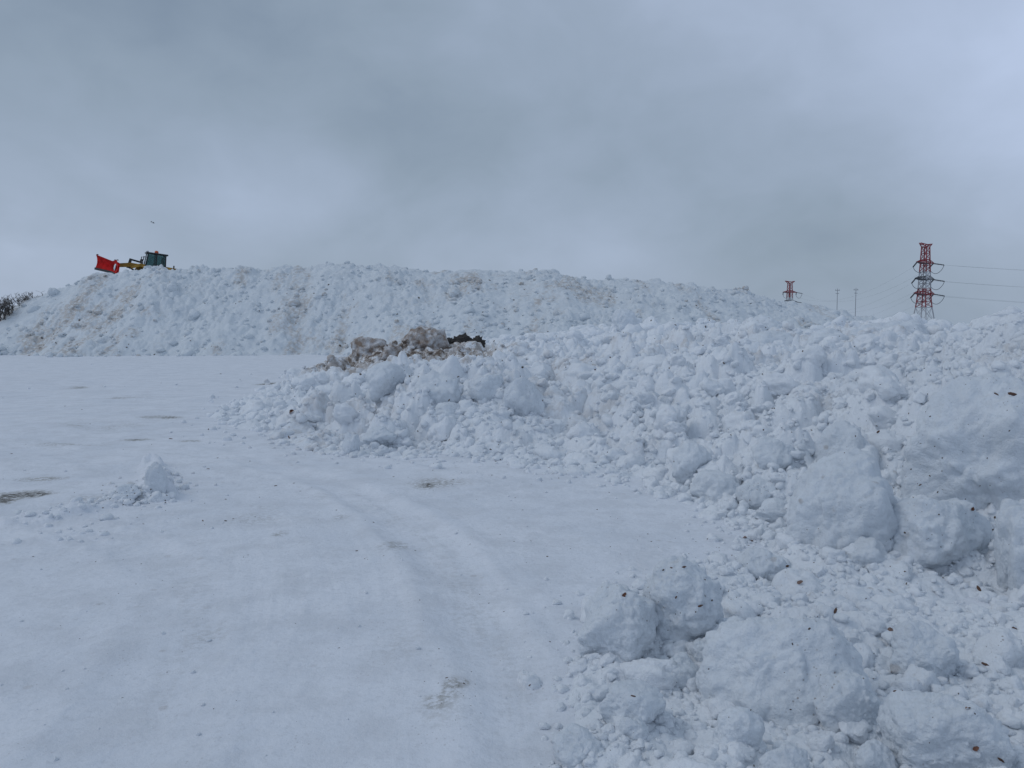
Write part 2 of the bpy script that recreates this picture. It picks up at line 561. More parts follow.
def ground_dirt(x, y):
    d = .0 * x
    w = fbm2(x * 2.2, y * 1.5, 4, 81)
    def blob(px, py, sx, sy, a):
        nonlocal d
        g = gz(px, py); k_ = g[1] / F
        sX = sx * k_ * 1.0; sY = sy * g[1] ** 2 / (F * CAMZ)
        q = ((x - g[0]) / sX) ** 2 + ((y - g[1]) / sY) ** 2
        d = d + a * np.exp(-q) * np.clip(.75 + 1.6 * w, 0, 2)
    for b in [(18, 497, 40, 5, 2.6), (45, 495, 16, 2.5, 1.8), (-20, 502, 30, 4, 2.0), (35, 504, 30, 2, .7), (70, 443, 40, 2, .45), (40, 478, 26, 1.5, .6),
              (452, 690, 9, 8, 1.25), (436, 703, 12, 7, .6), (440, 712, 30, 16, .25), (466, 684, 6, 3, .9),
              (85, 386, 9, 1.2, 1.3), (160, 417, 16, 1.3, 1.5), (140, 439, 14, 1.2, 1.3), (270, 384, 13, 1.1, 1.4), (130, 397, 20, 1.2, .6), (190, 440, 14, 1.0, .5), (290, 386, 6, 1.1, 1.0),
              (440, 482, 38, 5, .55), (425, 486, 8, 2.5, 1.0), (478, 472, 26, 4, .5), (280, 534, 8, 3, .7), (340, 517, 8, 3, .6), (395, 545, 14, 6, .35), (140, 604, 8, 3, .5),
              (215, 632, 20, 10, .25), (300, 500, 60, 12, .22), (230, 520, 70, 8, .2), (700, 545, 40, 10, .3), (110, 425, 60, 6, .22), (120, 500, 40, 6, .4), (390, 640, 60, 40, .15)]:
        blob(*b)
    d += .16 * sstep(.1, .55, fbm2(x * .55 + .3 * y, y * .22, 4, 83))
    # worn, polished wheel lanes with a thin grey film
    for cx, cy, rad, wd in ((-9.5, 3.0, 9.35, .26), (-9.5, 3.0, 11.0, .28), (-14, 1.0, 12.6, .3), (-14, 1.0, 14.3, .3), (-6.5, 2.2, 5.2, .25), (-6.5, 2.2, 6.6, .25)):
        rr = np.hypot(x - cx, y - cy) - rad + .06 * fbm2(x * .8, y * .8, 2, 31)
        A_ = np.arctan2(y - cy, x - cx) * rad
        d += .10 * np.exp(-(rr / wd) ** 2) * np.clip(.2 + 1.8 * fbm2(rr * 9, A_ * .5, 4, 47), 0, 1)
    return d


TT, DD, nrg, ncg = polar(1.9, 75, .0042, 1000)
X = TT * DD; Y = DD
Hg = ground_h(X, Y)
Vn = np.stack([X, Y, Hg], -1).reshape(-1, 3)
gr_near = link('ground', np_mesh('ground', Vn, grid_faces(nrg, ncg), True, {'dirt': ground_dirt(X, Y).ravel()}), M_ground)
tag(gr_near, kind='structure')
# one wide sheet around and below the detailed one, out to the horizon
S = 5000
xs = np.array([-S, -600, -120, -40, -15, -5, 0, 5, 15, 40, 120, 600, S], float)
ys = np.array([-S, -600, -60, -15, -4, 0, 5, 15, 40, 76, 150, 700, S], float)
gx, gy = np.meshgrid(xs, ys)
gv = np.stack([gx, gy, np.full(gx.shape, -.22)], -1).reshape(-1, 3)
tag(link('snow_plain', np_mesh('snow_plain', gv, grid_faces(len(ys), len(xs)), True, {'dirt': np.zeros(len(gv))}), M_ground), kind='structure')

# ------------------------------------------------------------------ the big mound
crest = [(-90, 345), (-40, 333), (0, 318), (15, 308), (30, 299), (60, 288), (80, 281), (96, 277), (108, 276), (118, 275), (127, 271), (140, 268), (150, 265.5), (164, 265.5), (171, 271), (181, 273), (200, 270), (222, 267), (245, 266), (262, 268),
         (290, 267), (332, 264), (352, 266), (378, 266), (400, 269), (430, 273), (470, 271), (500, 270), (530, 271), (560, 276), (600, 279), (640, 281), (680, 284), (720, 290), (745, 294), (770, 299), (800, 306),
         (830, 311), (858, 318), (880, 322), (930, 328), (1120, 331)]
cr = np.array(crest, float)


def mound_prof(px):
    py = np.interp(px, cr[:, 0], cr[:, 1])
    Dc = np.interp(px, [-90, 0, 100, 300, 700, 860, 1120], [66, 68, 70, 70.5, 75, 84, 95])
    Df = np.interp(px, [-90, 0, 200, 300, 400, 700, 860, 1120], [60, 58.5, 59.5, 61, 57, 56, 60, 70])
    zc = CAMZ + Dc * np.array([pdir(512, q)[2] / pdir(512, q)[1] for q in np.ravel(py)]).reshape(np.shape(py))
    return zc, Dc, Df


def mound_h(x, y, detail=True):
    T = x / y; px = T * F + 512
    pl = np.linspace(-100, 1130, 1400); zc_, Dc_, Df_ = mound_prof(pl)
    zc = np.interp(px, pl, zc_); Dc = np.interp(px, pl, Dc_); Df = np.interp(px, pl, Df_)
    Df = Df + fbm2(x * .16, y * .0 + 3, 3, 9) * 2.2
    s = (y - Df) / (Dc - Df)
    s1 = np.clip(s, -.3, 1)
    up = zc * (s1 * (1 + .10 * np.sin(math.pi * np.clip(s1, 0, 1))))
    back = np.clip((y - Dc) / 2.2, 0, 1)
    h = np.where(s < 1, up, zc - 1.6 * back * back * (3 - 2 * back))
    if detail:
        amp = sstep(-.02, .10, s) * (1 - .35 * sstep(.9, 1.0, s)) + .0
        gul = fbm2(x * .28, y * .10, 3, 15)
        h = h + amp * gul * .55
        a2 = sstep(-.03, .06, s)
        rough = .5 + .7 * sstep(-.3, .3, fbm2(x * .25, y * .25, 3, 19))
        h = h + a2 * rough * (.40 * (lumps(x, y, 1.4, 201, .2) - .1) * .9 + .38 * (lumps(x, y, .6, 211, .5) - .2) * .6 + .5 * (lumps(x, y, .3, 221) - .2) * .3)
        h = h + a2 * fbm2(x * 1.8, y * 1.1, 3, 23) * .12
    return h, s


def mound_dirt(x, y, s):
    px = x / y * F + 512
    d = .5 * np.exp(-((px - 60) / 60) ** 2 - ((s - .12) / .16) ** 2) + .5 * np.exp(-((px - 120) / 60) ** 2 - ((s - .45) / .3) ** 2)
    d += .45 * np.exp(-((px - 330) / 40) ** 2 - ((s - .1) / .2) ** 2) + .3 * np.exp(-((px - 500) / 200) ** 2 - ((s - .7) / .3) ** 2)
    d *= np.clip(.5 + 1.5 * fbm2(x * .9, y * .9, 4, 66), 0, 1.6)
    d += .42 * sstep(.05, .5, fbm2(x * .6, y * .22, 4, 67))
    return d


nrm, ncm = 430, 1210
T = np.linspace(TH0, TH1, ncm); Dl = np.linspace(53, 100, nrm) ; Dl = np.concatenate([np.linspace(53, 80, 360), np.linspace(80.4, 125, 70)])
TT, DD = np.meshgrid(T, Dl); X = TT * DD; Y = DD
Hm, Sm = mound_h(X, Y)
keep = Hm > -.3
Vm = np.stack([X, Y, Hm], -1).reshape(-1, 3)
v_, f_, a_ = compact(Vm, grid_faces(nrm, ncm, keep), {'dirt': mound_dirt(X, Y, Sm).ravel()})
tag(link('snow_mound', np_mesh('snow_mound', v_, f_, True, a_), M_mound), 'long high mound of dumped snow across the background with the loader on its top', 'snow mound')

# ------------------------------------------------------------------ snow blocks
_ico = {}


def ico(sub):
    if sub not in _ico:
        bm = bmesh.new(); bmesh.ops.create_icosphere(bm, subdivisions=sub, radius=1)
        v = np.array([tuple(x.co) for x in bm.verts]); f = np.array([[w.index for w in q.verts] for q in bm.faces])
        bm.free(); v /= np.linalg.norm(v, axis=1)[:, None]
        _ico[sub] = (v, f)
    return _ico[sub]


def chunk(seed, sub, nplanes=11, sharp=9.0, rough=.10, fine=.035):
    """a broken lump of snow: a rounded random polyhedron with a pitted surface, fitted into a 1 x 1 x 1 box"""
    r = np.random.default_rng(seed)
    d, f = ico(sub)
    nrm = r.normal(size=(nplanes, 3)); nrm /= np.linalg.norm(nrm, axis=1)[:, None]
    off = r.uniform(.55, 1.0, nplanes)
    warp = d + .18 * np.stack([fbm3(d * 1.7 + 5, 2, seed), fbm3(d * 1.7 + 25, 2, seed + 7), fbm3(d * 1.7 + 45, 2, seed + 9)], 1)
    q = np.maximum(warp @ nrm.T, 0) / off
    rad = ((q ** sharp).sum(1) + (1 / 1.02) ** sharp) ** (-1 / sharp)
    rad = rad * (1 + rough * fbm3(d * 2.2 + seed, 3, seed + 1))
    if sub >= 3:
        pit = fbm3(d * 7 + seed, 3, seed + 2)
        rad = rad * (1 + fine * pit - fine * 1.6 * np.maximum(0, fbm3(d * 4.5, 3, seed + 3)) ** 1.5)
        for fq, am, wd in ((2.0, .045, .22), (5.5, .018, .2)):
            nn = fbm3(d * fq + seed * 1.3, 2, seed + 11)
            rad = rad * (1 - am * (1 - np.minimum(np.abs(nn) / wd, 1)) ** 1.5)
    if sub >= 5:
        rad = rad * (1 + fine * .35 * fbm3(d * 22, 4, seed + 4, .6))
    v = d * rad[:, None]
    lo = v.min(0); hi = v.max(0)
    return (v - (lo + hi) / 2) / (hi - lo), f


def surf(x, y):
    x = np.atleast_1d(np.asarray(x, float)); y = np.atleast_1d(np.asarray(y, float))
    h, e = bank_h(x, y)
    return np.maximum(h, ground_h(x, y))


# name, box in the photo, depth of its middle, depth/width ratio, seed, planes, sharpness, label
HERO = [
    # right bank, the biggest
    ((908, 372, 1080, 545), 6.75, .8, 21, 7, 16, 'huge flat-faced snow slab at the right edge above the other boulders'),
    ((786, 448, 908, 566), 6.25, .9, 32, 9, 10, 'big domed grey-white snow boulder left of the huge slab'),
    ((884, 492, 992, 582), 5.65, .9, 33, 8, 12, 'wedge-shaped snow boulder with a dark gap beneath its right end'),
    ((992, 492, 1085, 612), 4.95, .9, 34, 9, 9, 'rounded snow boulder cut by the right picture edge below the slab'),
    # near rubble
    ((576, 584, 660, 664), 4.15, .95, 45, 10, 9, 'rounded snow block leaning on a taller block at the left edge of the near rubble'),
    ((632, 556, 724, 650), 4.45, .8, 46, 8, 13, 'taller grey snow block with bark bits on top behind a rounded block'),
    ((696, 608, 858, 736), 3.75, .9, 47, 11, 7, 'largest bulky snow boulder in the foreground rubble'),
    ((808, 670, 884, 736), 3.25, .9, 48, 12, 8, 'smooth egg-shaped snow lump right below the largest foreground boulder'),
    ((888, 690, 1000, 790), 2.95, .9, 49, 10, 8, 'broad snow lump with a red-brown leaf at the lower right corner'),
    ((712, 704, 764, 756), 3.08, .9, 50, 12, 8, 'small cone-shaped snow lump in front of the largest foreground boulder'),
    ((598, 684, 668, 728), 3.40, .8, 51, 9, 9, 'flat snow slab over a dark gap at the left of the foreground rubble'),
    ((618, 714, 650, 744), 3.22, .9, 52, 12, 8, 'speckled fist-sized snow ball below the flat slab'),
    ((552, 726, 606, 762), 3.05, .9, 53, 10, 8, 'low snow lump at the lower left end of the foreground rubble'),
    ((838, 536, 890, 576), 5.35, .9, 54, 12, 8, 'small crusty snow lump between the domed boulder and the wedge boulder'),
    ((882, 618, 962, 690), 3.75, .9, 55, 9, 10, 'tilted snow block above the broad lump at the lower right'),
    ((736, 546, 790, 588), 5.15, .9, 56, 11, 8, 'low snow lump with twigs beside the flat yard, below the domed boulder'),
    ((655, 655, 700, 690), 3.75, .9, 96, 11, 8, 'half-buried snow lump left of the largest foreground boulder'),
    ((690, 640, 716, 668), 3.95, .9, 97, 11, 8, 'tiny snow lump wedged against the left side of the largest foreground boulder'),
    ((758, 742, 812, 790), 2.9, .9, 98, 11, 8, 'rounded snow lump at the bottom edge below the cone-shaped lump'),
    ((852, 738, 900, 790), 2.85, .9, 99, 11, 8, 'rounded snow lump at the bottom edge left of the leaf-marked lump'),
    # bank, middle distance
    ((672, 440, 712, 486), 8.6, .9, 57, 9, 10, 'upright snow block at the foot of the bank with a tan scrape'),
    ((690, 470, 742, 506), 7.6, .9, 58, 10, 9, 'rounded snow lump at the foot of the bank below the upright block'),
    ((736, 478, 778, 512), 7.2, .9, 59, 11, 9, 'smooth snow lump between the foot of the bank and the domed boulder'),
    ((752, 498, 800, 526), 6.55, .9, 101, 11, 9, 'flat-topped snow lump touching the left side of the domed boulder'),
    ((818, 420, 872, 470), 8.2, .9, 60, 9, 9, 'pale snow block on the bank just above the domed boulder'),
    ((750, 436, 798, 472), 8.9, .9, 61, 9, 9, 'snow block on the bank slope up and left of the domed boulder'),
    ((806, 328, 850, 362), 20.0, .8, 62, 8, 12, 'upright snow block on the bank crest left of the wide crest slab'),
    ((846, 320, 948, 374), 20.5, .6, 63, 9, 10, 'wide low snow slab on the bank crest below the near pylon'),
    ((742, 314, 792, 348), 26.0, .8, 64, 9, 10, 'pointed snow block where the bank crest meets the mound'),
    ((612, 308, 640, 334), 44.0, .8, 65, 9, 9, 'round snow lump standing up from the low ridge before the mound'),
    ((740, 330, 800, 366), 22.0, .8, 102, 9, 9, 'tilted grey snow block under the pointed crest block'),
    # middle heap
    ((502, 376, 545, 424), 12.2, .55, 66, 6, 18, 'upright flat snow slab at the right end of the middle heap'),
    ((366, 362, 408, 402), 14.2, .9, 67, 8, 12, 'white snow block with a flat face on the left crest of the middle heap'),
    ((414, 370, 462, 408), 13.4, .9, 68, 8, 12, 'square snow block at the centre of the middle heap'),
    ((342, 432, 360, 458), 10.9, .9, 69, 10, 9, 'single snow lump standing before the foot of the middle heap'),
    ((360, 426, 398, 448), 11.3, .9, 70, 10, 9, 'broad snow lump at the front foot of the middle heap'),
    ((468, 374, 504, 404), 13.4, .9, 103, 10, 9, 'snow block left of the upright slab on the middle heap'),
    ((430, 402, 470, 430), 12.3, .9, 104, 10, 9, 'pale snow lump below the square block of the middle heap'),
    # ridge at the left
    ((144, 461, 167, 499), 8.2, .55, 107, 6, 16, 'whitish ragged snow clod standing on the flat yard at the left'),
    ((116, 484, 142, 504), 8.1, .8, 72, 9, 10, 'low crumbly snow clod beside the clod on the flat yard'),
]
HD = []
for i, (bx, D, dr, sd, npl, sh, lab) in enumerate(HERO):
    x0, y0, x1, y1 = bx
    pxc = (x0 + x1) / 2; pyb = y1 - .12 * (y1 - y0)
    if D < 16 and pyb < 800:
        Ds = np.exp(np.linspace(math.log(max(2.2, D * .6)), math.log(D * 1.25), 300))
        dd = pdir(pxc, pyb); rz_ = CAMZ + dd[2] * Ds / dd[1]; rx = dd[0] * Ds / dd[1]
        hh = np.where(surf(rx, Ds) >= rz_)[0]
        if len(hh): D = Ds[hh[0]] + .33 * (x1 - x0) * Ds[hh[0]] / F * dr
    c = at(pxc, (y0 + y1) / 2, D)
    HD.append(D)
    w = (x1 - x0) * D / F; h = (y1 - y0) * D / F * 1.12
    c[2] -= h * .05
    sub = 6 if (x1 - x0) > 75 else 5
    v, f = chunk(sd, sub, npl, sh + 1, .14, .06)
    v = v * np.array([w, w * dr, h])
    me = np_mesh('snow_block', v, f, True)
    o = link('snow_block', me, M_block, None, c)
    tag(o, lab, 'snow block', 'large snow blocks')

# brown blocks of the dirty crest
DIRTY = [((396, 328, 450, 366), 30.0, 81, 'largest brown dirty snow block on the crest of the middle heap'),
         ((350, 338, 388, 362), 31.0, 82, 'brown dirty snow block left of the largest brown block'),
         ((446, 346, 476, 370), 28.0, 83, 'brown dirty snow block right of the largest brown block'),
         ((378, 344, 404, 368), 28.5, 84, 'brown dirty snow lump squeezed between the two bigger brown blocks'),
         ((322, 360, 352, 374), 32.0, 85, 'flat brown snow lump at the left end of the dirty crest'),
         ((470, 356, 496, 374), 25.0, 86, 'pale brown snow lump at the right end of the dirty crest'),
         ((418, 362, 452, 378), 24.0, 87, 'low brown snow lump in front of the largest brown block')]
for bx, D, sd, lab in DIRTY:
    x0, y0, x1, y1 = bx
    c = at((x0 + x1) / 2, (y0 + y1) / 2, D); w = (x1 - x0) * D / F; h = (y1 - y0) * D / F * 1.15
    v, f = chunk(sd + 40, 5, 14, 8, .34, .10)
    o = link('snow_block', np_mesh('snow_block', v * np.array([w, w * .8, h]), f), M_dirty, None, c)
    tag(o, lab, 'snow block', 'brown dirty snow blocks')
SOIL = [((432, 340, 448, 352), 33, 94, 'small black clod of frozen soil touching the largest brown block'), ((452, 343, 470, 354), 31.5, 95, 'low black clod of frozen soil in front of the tallest one'), ((440, 338, 464, 351), 34, 91, 'black clod of frozen soil on the heap, left of its twin'), ((452, 333, 474, 350), 34.5, 92, 'tallest black clod of frozen soil behind the brown blocks'), ((468, 336, 486, 352), 33, 93, 'rightmost black clod of frozen soil behind the brown blocks')]
for bx, D, sd, lab in SOIL:
    x0, y0, x1, y1 = bx
    c = at((x0 + x1) / 2, (y0 + y1) / 2, D); w = (x1 - x0) * D / F; h = (y1 - y0) * D / F * 1.1
    v, f = chunk(sd, 4, 9, 8, .55, .35)
    tag(link('soil_clod', np_mesh('soil_clod', v * np.array([w, w * .8, h]), f), M_soil, None, c), lab, 'soil clod', 'black soil clods')

# ---- scattered rubble: sampled over the bank and heap, the largest ones individually
def scatter(n, t0, t1, D0, D1):
    T = rng.uniform(t0, t1, n)
    D = np.sqrt(rng.uniform(D0 ** 2, D1 ** 2, n))
    return T, D


cand = []
hero_px = np.array([h_[0] for h_ in HERO], float); hero_D = np.array(HD)
for r, cov, Dmax in ((.36, .06, 60), (.23, .15, 55), (.14, .17, 42), (.082, .16, 30), (.046, .17, 19), (.026, .20, 12), (.014, .20, 7.0)):
    area = .5 * (TH1 - TH0) * (Dmax ** 2 - 2.1 ** 2)
    n = int(area * cov / (math.pi * r * r))
    T, D = scatter(n, TH0, TH1, 2.1, Dmax)
    x = T * D; y = D
    e = bil(_CE, T, np.log(D))
    okm = e > -.03 - .03 * (r < .08)
    # stray crumbs lie out on the flat near the foot
    stray = (e > -.20) & (rng.random(n) < .42 * np.exp(-np.maximum(0, -.03 - e) / .05)) & (r < .1)
    clump = fbm2(x * .9, y * .9, 3, 77 + int(r * 1000))
    okm = okm & (rng.random(n) < np.clip(.52 + 2.0 * clump, .03, 1))
    dpx = T * F + 512
    if r > .1: okm &= ~((dpx > 322) & (dpx < 505) & (D > 19) & (D < 40))
    if r > .1: okm &= (D > 5.5 * r / .19) & (e > .05)
    okm |= stray
    T, D, x, y = T[okm], D[okm], x[okm], y[okm]
    h = surf(x, y)
    sz = np.minimum(r * np.exp(rng.normal(0, .32, len(x))), .05 + .019 * y)
    h = np.minimum(h, ceil_z(x, y) - .45 * sz)
    cand.append(np.stack([x, y, h, sz], 1))
cand = np.concatenate(cand)
# rubble skirts of the little ridge at the left
rp = []
for (px, py, n) in ((158, 480, 45), (145, 492, 50), (118, 502, 40), (80, 511, 18), (40, 519, 14), (60, 534, 12), (100, 531, 10), (170, 500, 8)):
    g = gz(px, py)
    for _ in range(n):
        x = g[0] + random.gauss(0, .22); y = g[1] + random.gauss(0, .3)
        rp.append((x, y, 0, random.choice([.010, .014, .02, .032]) * random.uniform(.7, 1.4)))
# stray crumbs over the flat yard and at the foot of the mound
for _ in range(1500):
    px = random.uniform(-40, 800); py = 352 + 420 * random.random() ** 1.6
    if py < 356: continue
    g = gz(px, py)
    e = bil(_CE, np.array([g[0] / g[1]]), np.array([math.log(g[1])]))[0]
    near = 1.0 if e > -.3 else .12
    if random.random() > near: continue
    rp.append((g[0], g[1], 0, min(.05, g[1] * .0020) * random.choice((.35, .5, .5, .7, 1.0, 1.4)) * random.uniform(.7, 1.3)))
for (bx, *_r), D in zip(HERO, HD):
    if D > 16: continue
    x0, y0, x1, y1 = bx; cx = ((x0 + x1) / 2 - 512) / F * D; wr_ = (x1 - x0) * D / F / 2
    for _ in range(int(26 + 60 * wr_)):
        a_ = random.uniform(math.pi * .95, math.pi * 2.05); q_ = wr_ * (.9 + abs(random.gauss(0, .22)))
        x = cx + math.cos(a_) * q_; y = D + math.sin(a_) * q_ * .9
        rp.append((x, y, 0, random.choice((.012, .016, .022, .03, .045)) * random.uniform(.7, 1.3) * min(1.3, D / 5)))
rp = np.array(rp); rp[:, 2] = surf(rp[:, 0], rp[:, 1])
cand = np.concatenate([cand, rp])
# mound rubble
mr = []
for r, cov in ((.40, .02), (.24, .05), (.15, .10)):
    n = int(.5 * (TH1 - TH0) * (78 ** 2 - 56 ** 2) * cov / (math.pi * r * r))
    T, D = scatter(n, TH0, TH1, 56, 78)
    x = T * D; h, s = mound_h(x, D)
    ok = ((s > -.05) | ((s > -.45) & (rng.random(n) < .45 * np.exp(s * 6)))) & (s < 1.03) & (rng.random(n) < np.clip(.6 + 1.2 * fbm2(x * .3, D * .3, 3, 88), .1, 1))
    mr.append(np.stack([x, D, np.maximum(h, 0), r * rng.uniform(.6, 1.3, n)], 1)[ok])
mr = np.concatenate(mr)

# which rubble shows in the photo, and how large
Tg = np.linspace(TH0, TH1, 420); Dg = 2.1 * np.exp(np.linspace(0, math.log(58 / 2.1), 420))
TG, DG = np.meshgrid(Tg, Dg)
hg = np.maximum(bank_h(TG * DG, DG)[0], 0)
slope = np.maximum.accumulate((hg - CAMZ) / DG, axis=0)


def visible(c):
    T = c[:, 0] / c[:, 1]
    i = np.clip(((T - Tg[0]) / (Tg[1] - Tg[0])).astype(int), 0, 419)
    j = np.clip((np.log(c[:, 1] / 2.1) / (math.log(58 / 2.1) / 419)).astype(int) - 2, 0, 419)
    px = T * F + 512
    vs = (c[:, 2] + .35 * c[:, 3] - CAMZ) / c[:, 1] > slope[j, i]
    py = 334 - (c[:, 2] - CAMZ) / c[:, 1] * F
    infr = (px > 6) & (px < 1018) & (py < 760)
    hid = np.zeros(len(c), bool)
    for (a, b, cc, d), Dh in zip(hero_px, hero_D):
        hid |= (px > a) & (px < cc) & (py > b) & (py < d) & (c[:, 1] > Dh - .25)
    return vs & infr & ~hid


big = cand[:, 3] * F / cand[:, 1]
vis = visible(cand)
order = np.argsort(-(big * vis))
NIND = 230
ind = order[:NIND]
rest = np.ones(len(cand), bool); rest[ind] = False
LIB = []
for i in range(20):
    v, f = chunk(400 + i, 4, 9, 20, .2, .09)
    me = np_mesh('snow_lump', v * 2, f); me.materials.append(M_bank); LIB.append(me)
for i_ in ind:
    x, y, z, s = cand[i_]
    px = x / y * F + 512; py = 334 - (z - CAMZ) / y * F
    heap = px < seam_px(np.array([y]))[0]
    if heap:
        if y < 13: lab, grp = 'white snow lump on the front slope of the middle heap', 'snow lumps on the front of the middle heap'
        elif y < 19: lab, grp = 'white snow lump along the upper part of the middle heap', 'snow lumps on top of the middle heap'
        else: lab, grp = 'snow lump at the far side of the middle heap near the brown blocks', 'snow lumps at the back of the middle heap'
    else:
        if y < 4.9: lab, grp = 'loose snow lump in the foreground rubble at lower right', 'loose snow lumps in the foreground rubble'
        elif y < 9: lab, grp = 'snow lump on the lower slope of the right bank', 'snow lumps low on the right bank'
        elif y < 17: lab, grp = 'snow lump half way up the slope of the right bank', 'snow lumps half way up the right bank'
        else: lab, grp = 'snow lump high on the right bank below its crest', 'snow lumps high on the right bank'
    o = link('snow_lump', random.choice(LIB), None, None, (x, y, z + s * random.uniform(-.35, .15)))
    o.scale = (s * random.uniform(.85, 1.3), s * random.uniform(.85, 1.2), s * random.uniform(.65, 1.0))
    o.rotation_euler = (random.uniform(-.5, .5), random.uniform(-.5, .5), random.uniform(0, 6.28))
    tag(o, lab, 'snow lump', grp)


def merged(name, pts, sub_for, mat, label=None, dirtfun=None):
    libs = {sb: [chunk(600 + i, sb, 9, 18, .22, .085) for i in range(16)] for sb in (1, 2, 3, 4)}
    VV = []; FF = []; AA = []; off = 0
    sbs = sub_for(pts)
    r = np.random.default_rng(5)
    for sb in (1, 2, 3, 4):
        for li in range(16):
            sel = pts[(sbs == sb) & (np.arange(len(pts)) % 16 == li)]
            if len(sel) == 0: continue
            v, f = libs[sb][li]; n = len(sel)
            a = r.uniform(0, 6.283, n); b = r.uniform(-.6, .6, n)
            sc = sel[:, 3:4] * 2 * np.stack([r.uniform(.85, 1.35, n), r.uniform(.8, 1.2, n), r.uniform(.6, 1.05, n)], 1)
            P = v[None] * sc[:, None, :]
            cb, sb_ = np.cos(b)[:, None], np.sin(b)[:, None]
            y1 = P[:, :, 1] * cb - P[:, :, 2] * sb_; z1 = P[:, :, 1] * sb_ + P[:, :, 2] * cb
            ca, sa = np.cos(a)[:, None], np.sin(a)[:, None]
            x2 = P[:, :, 0] * ca - y1 * sa; y2 = P[:, :, 0] * sa + y1 * ca
            lift = sel[:, 3] * r.uniform(-.25, .38, n)
            Q = np.stack([x2 + sel[:, 0:1], y2 + sel[:, 1:2], z1 + (sel[:, 2] + lift)[:, None]], -1).reshape(-1, 3)
            VV.append(Q); FF.append((f[None] + (np.arange(n) * len(v))[:, None, None] + off).reshape(-1, 3)); off += len(Q)
            if dirtfun is not None: AA.append(np.repeat(dirtfun(sel), len(v)))
    V_ = np.concatenate(VV); F_ = np.concatenate(FF)
    o = link(name, np_mesh(name, V_, F_, True, {'dirt': np.concatenate(AA)} if AA else None), mat)
    if label: tag(o, label, 'snow rubble')
    o['kind'] = 'stuff'
    print(name, len(pts), len(V_))
    return o


def subs(p_):
    px = p_[:, 3] * F / p_[:, 1]
    return np.where(px > 13, 4, np.where(px > 5.5, 3, np.where(px > 1.8, 2, 1)))


rr_ = cand[rest]
near_px = rr_[:, 3] * F / rr_[:, 1]
rr_ = rr_[near_px > .7]
merged('snow_rubble', rr_, subs, M_bank, 'countless small snow crumbs covering the heap and the right bank', lambda c: dirt_bank(c[:, 0], c[:, 1]) * (c[:, 1] > 8) * .9)
merged('mound_rubble', mr, subs, M_mound, 'small snow chunks strewn over the face of the big mound', lambda c: mound_dirt(c[:, 0], c[:, 1], mound_h(c[:, 0], c[:, 1], False)[1]) + .5 * (rng.random(len(c)) < .04))

# ------------------------------------------------------------------ bark, leaves and crumbs of dirt
bpy.context.view_layer.update()
dg = bpy.context.evaluated_depsgraph_get()


def hit(px, py):
    d = Vector(pdir(px, py)).normalized()
    ok, loc, nor, idx, ob, mx = scene.ray_cast(dg, Vector((0, 0, CAMZ)), d)
    return (loc, nor) if ok else (None, None)


def chip_mesh(kind, seed):
    r = random.Random(seed); bm = bmesh.new()
    if kind == 'leaf':
        n = 7; pts = []
        for i in range(n + 1):
            t = i / n; w = math.sin(math.pi * t ** .8) * .36 * r.uniform(.75, 1.15)
            zc = .18 * math.sin(t * 3 + r.uniform(-.3, .3))
            pts.append((t - .5, w, zc))
        top = [bm.verts.new((x, w, z + .16 * w)) for x, w, z in pts]; mid = [bm.verts.new((x, 0, z)) for x, w, z in pts]; bot = [bm.verts.new((x, -w * r.uniform(.8, 1.2), z + .2 * w)) for x, w, z in pts]
        for i in range(n):
            bm.faces.new((mid[i], mid[i + 1], top[i + 1], top[i])); bm.faces.new((bot[i], bot[i + 1], mid[i + 1], mid[i]))
        bmesh.ops.solidify(bm, geom=bm.faces[:], thickness=.05)
    else:
        q = bmesh.ops.create_icosphere(bm, subdivisions=2, radius=.5)
        for v in bm.verts:
            v.co = Vector((v.co.x * 1.0, v.co.y * .42, v.co.z * .28)) * r.uniform(.72, 1.25)
    me = bpy.data.meshes.new('bark_chip' if kind != 'leaf' else 'dead_leaf'); bm.to_mesh(me); bm.free()
    return me


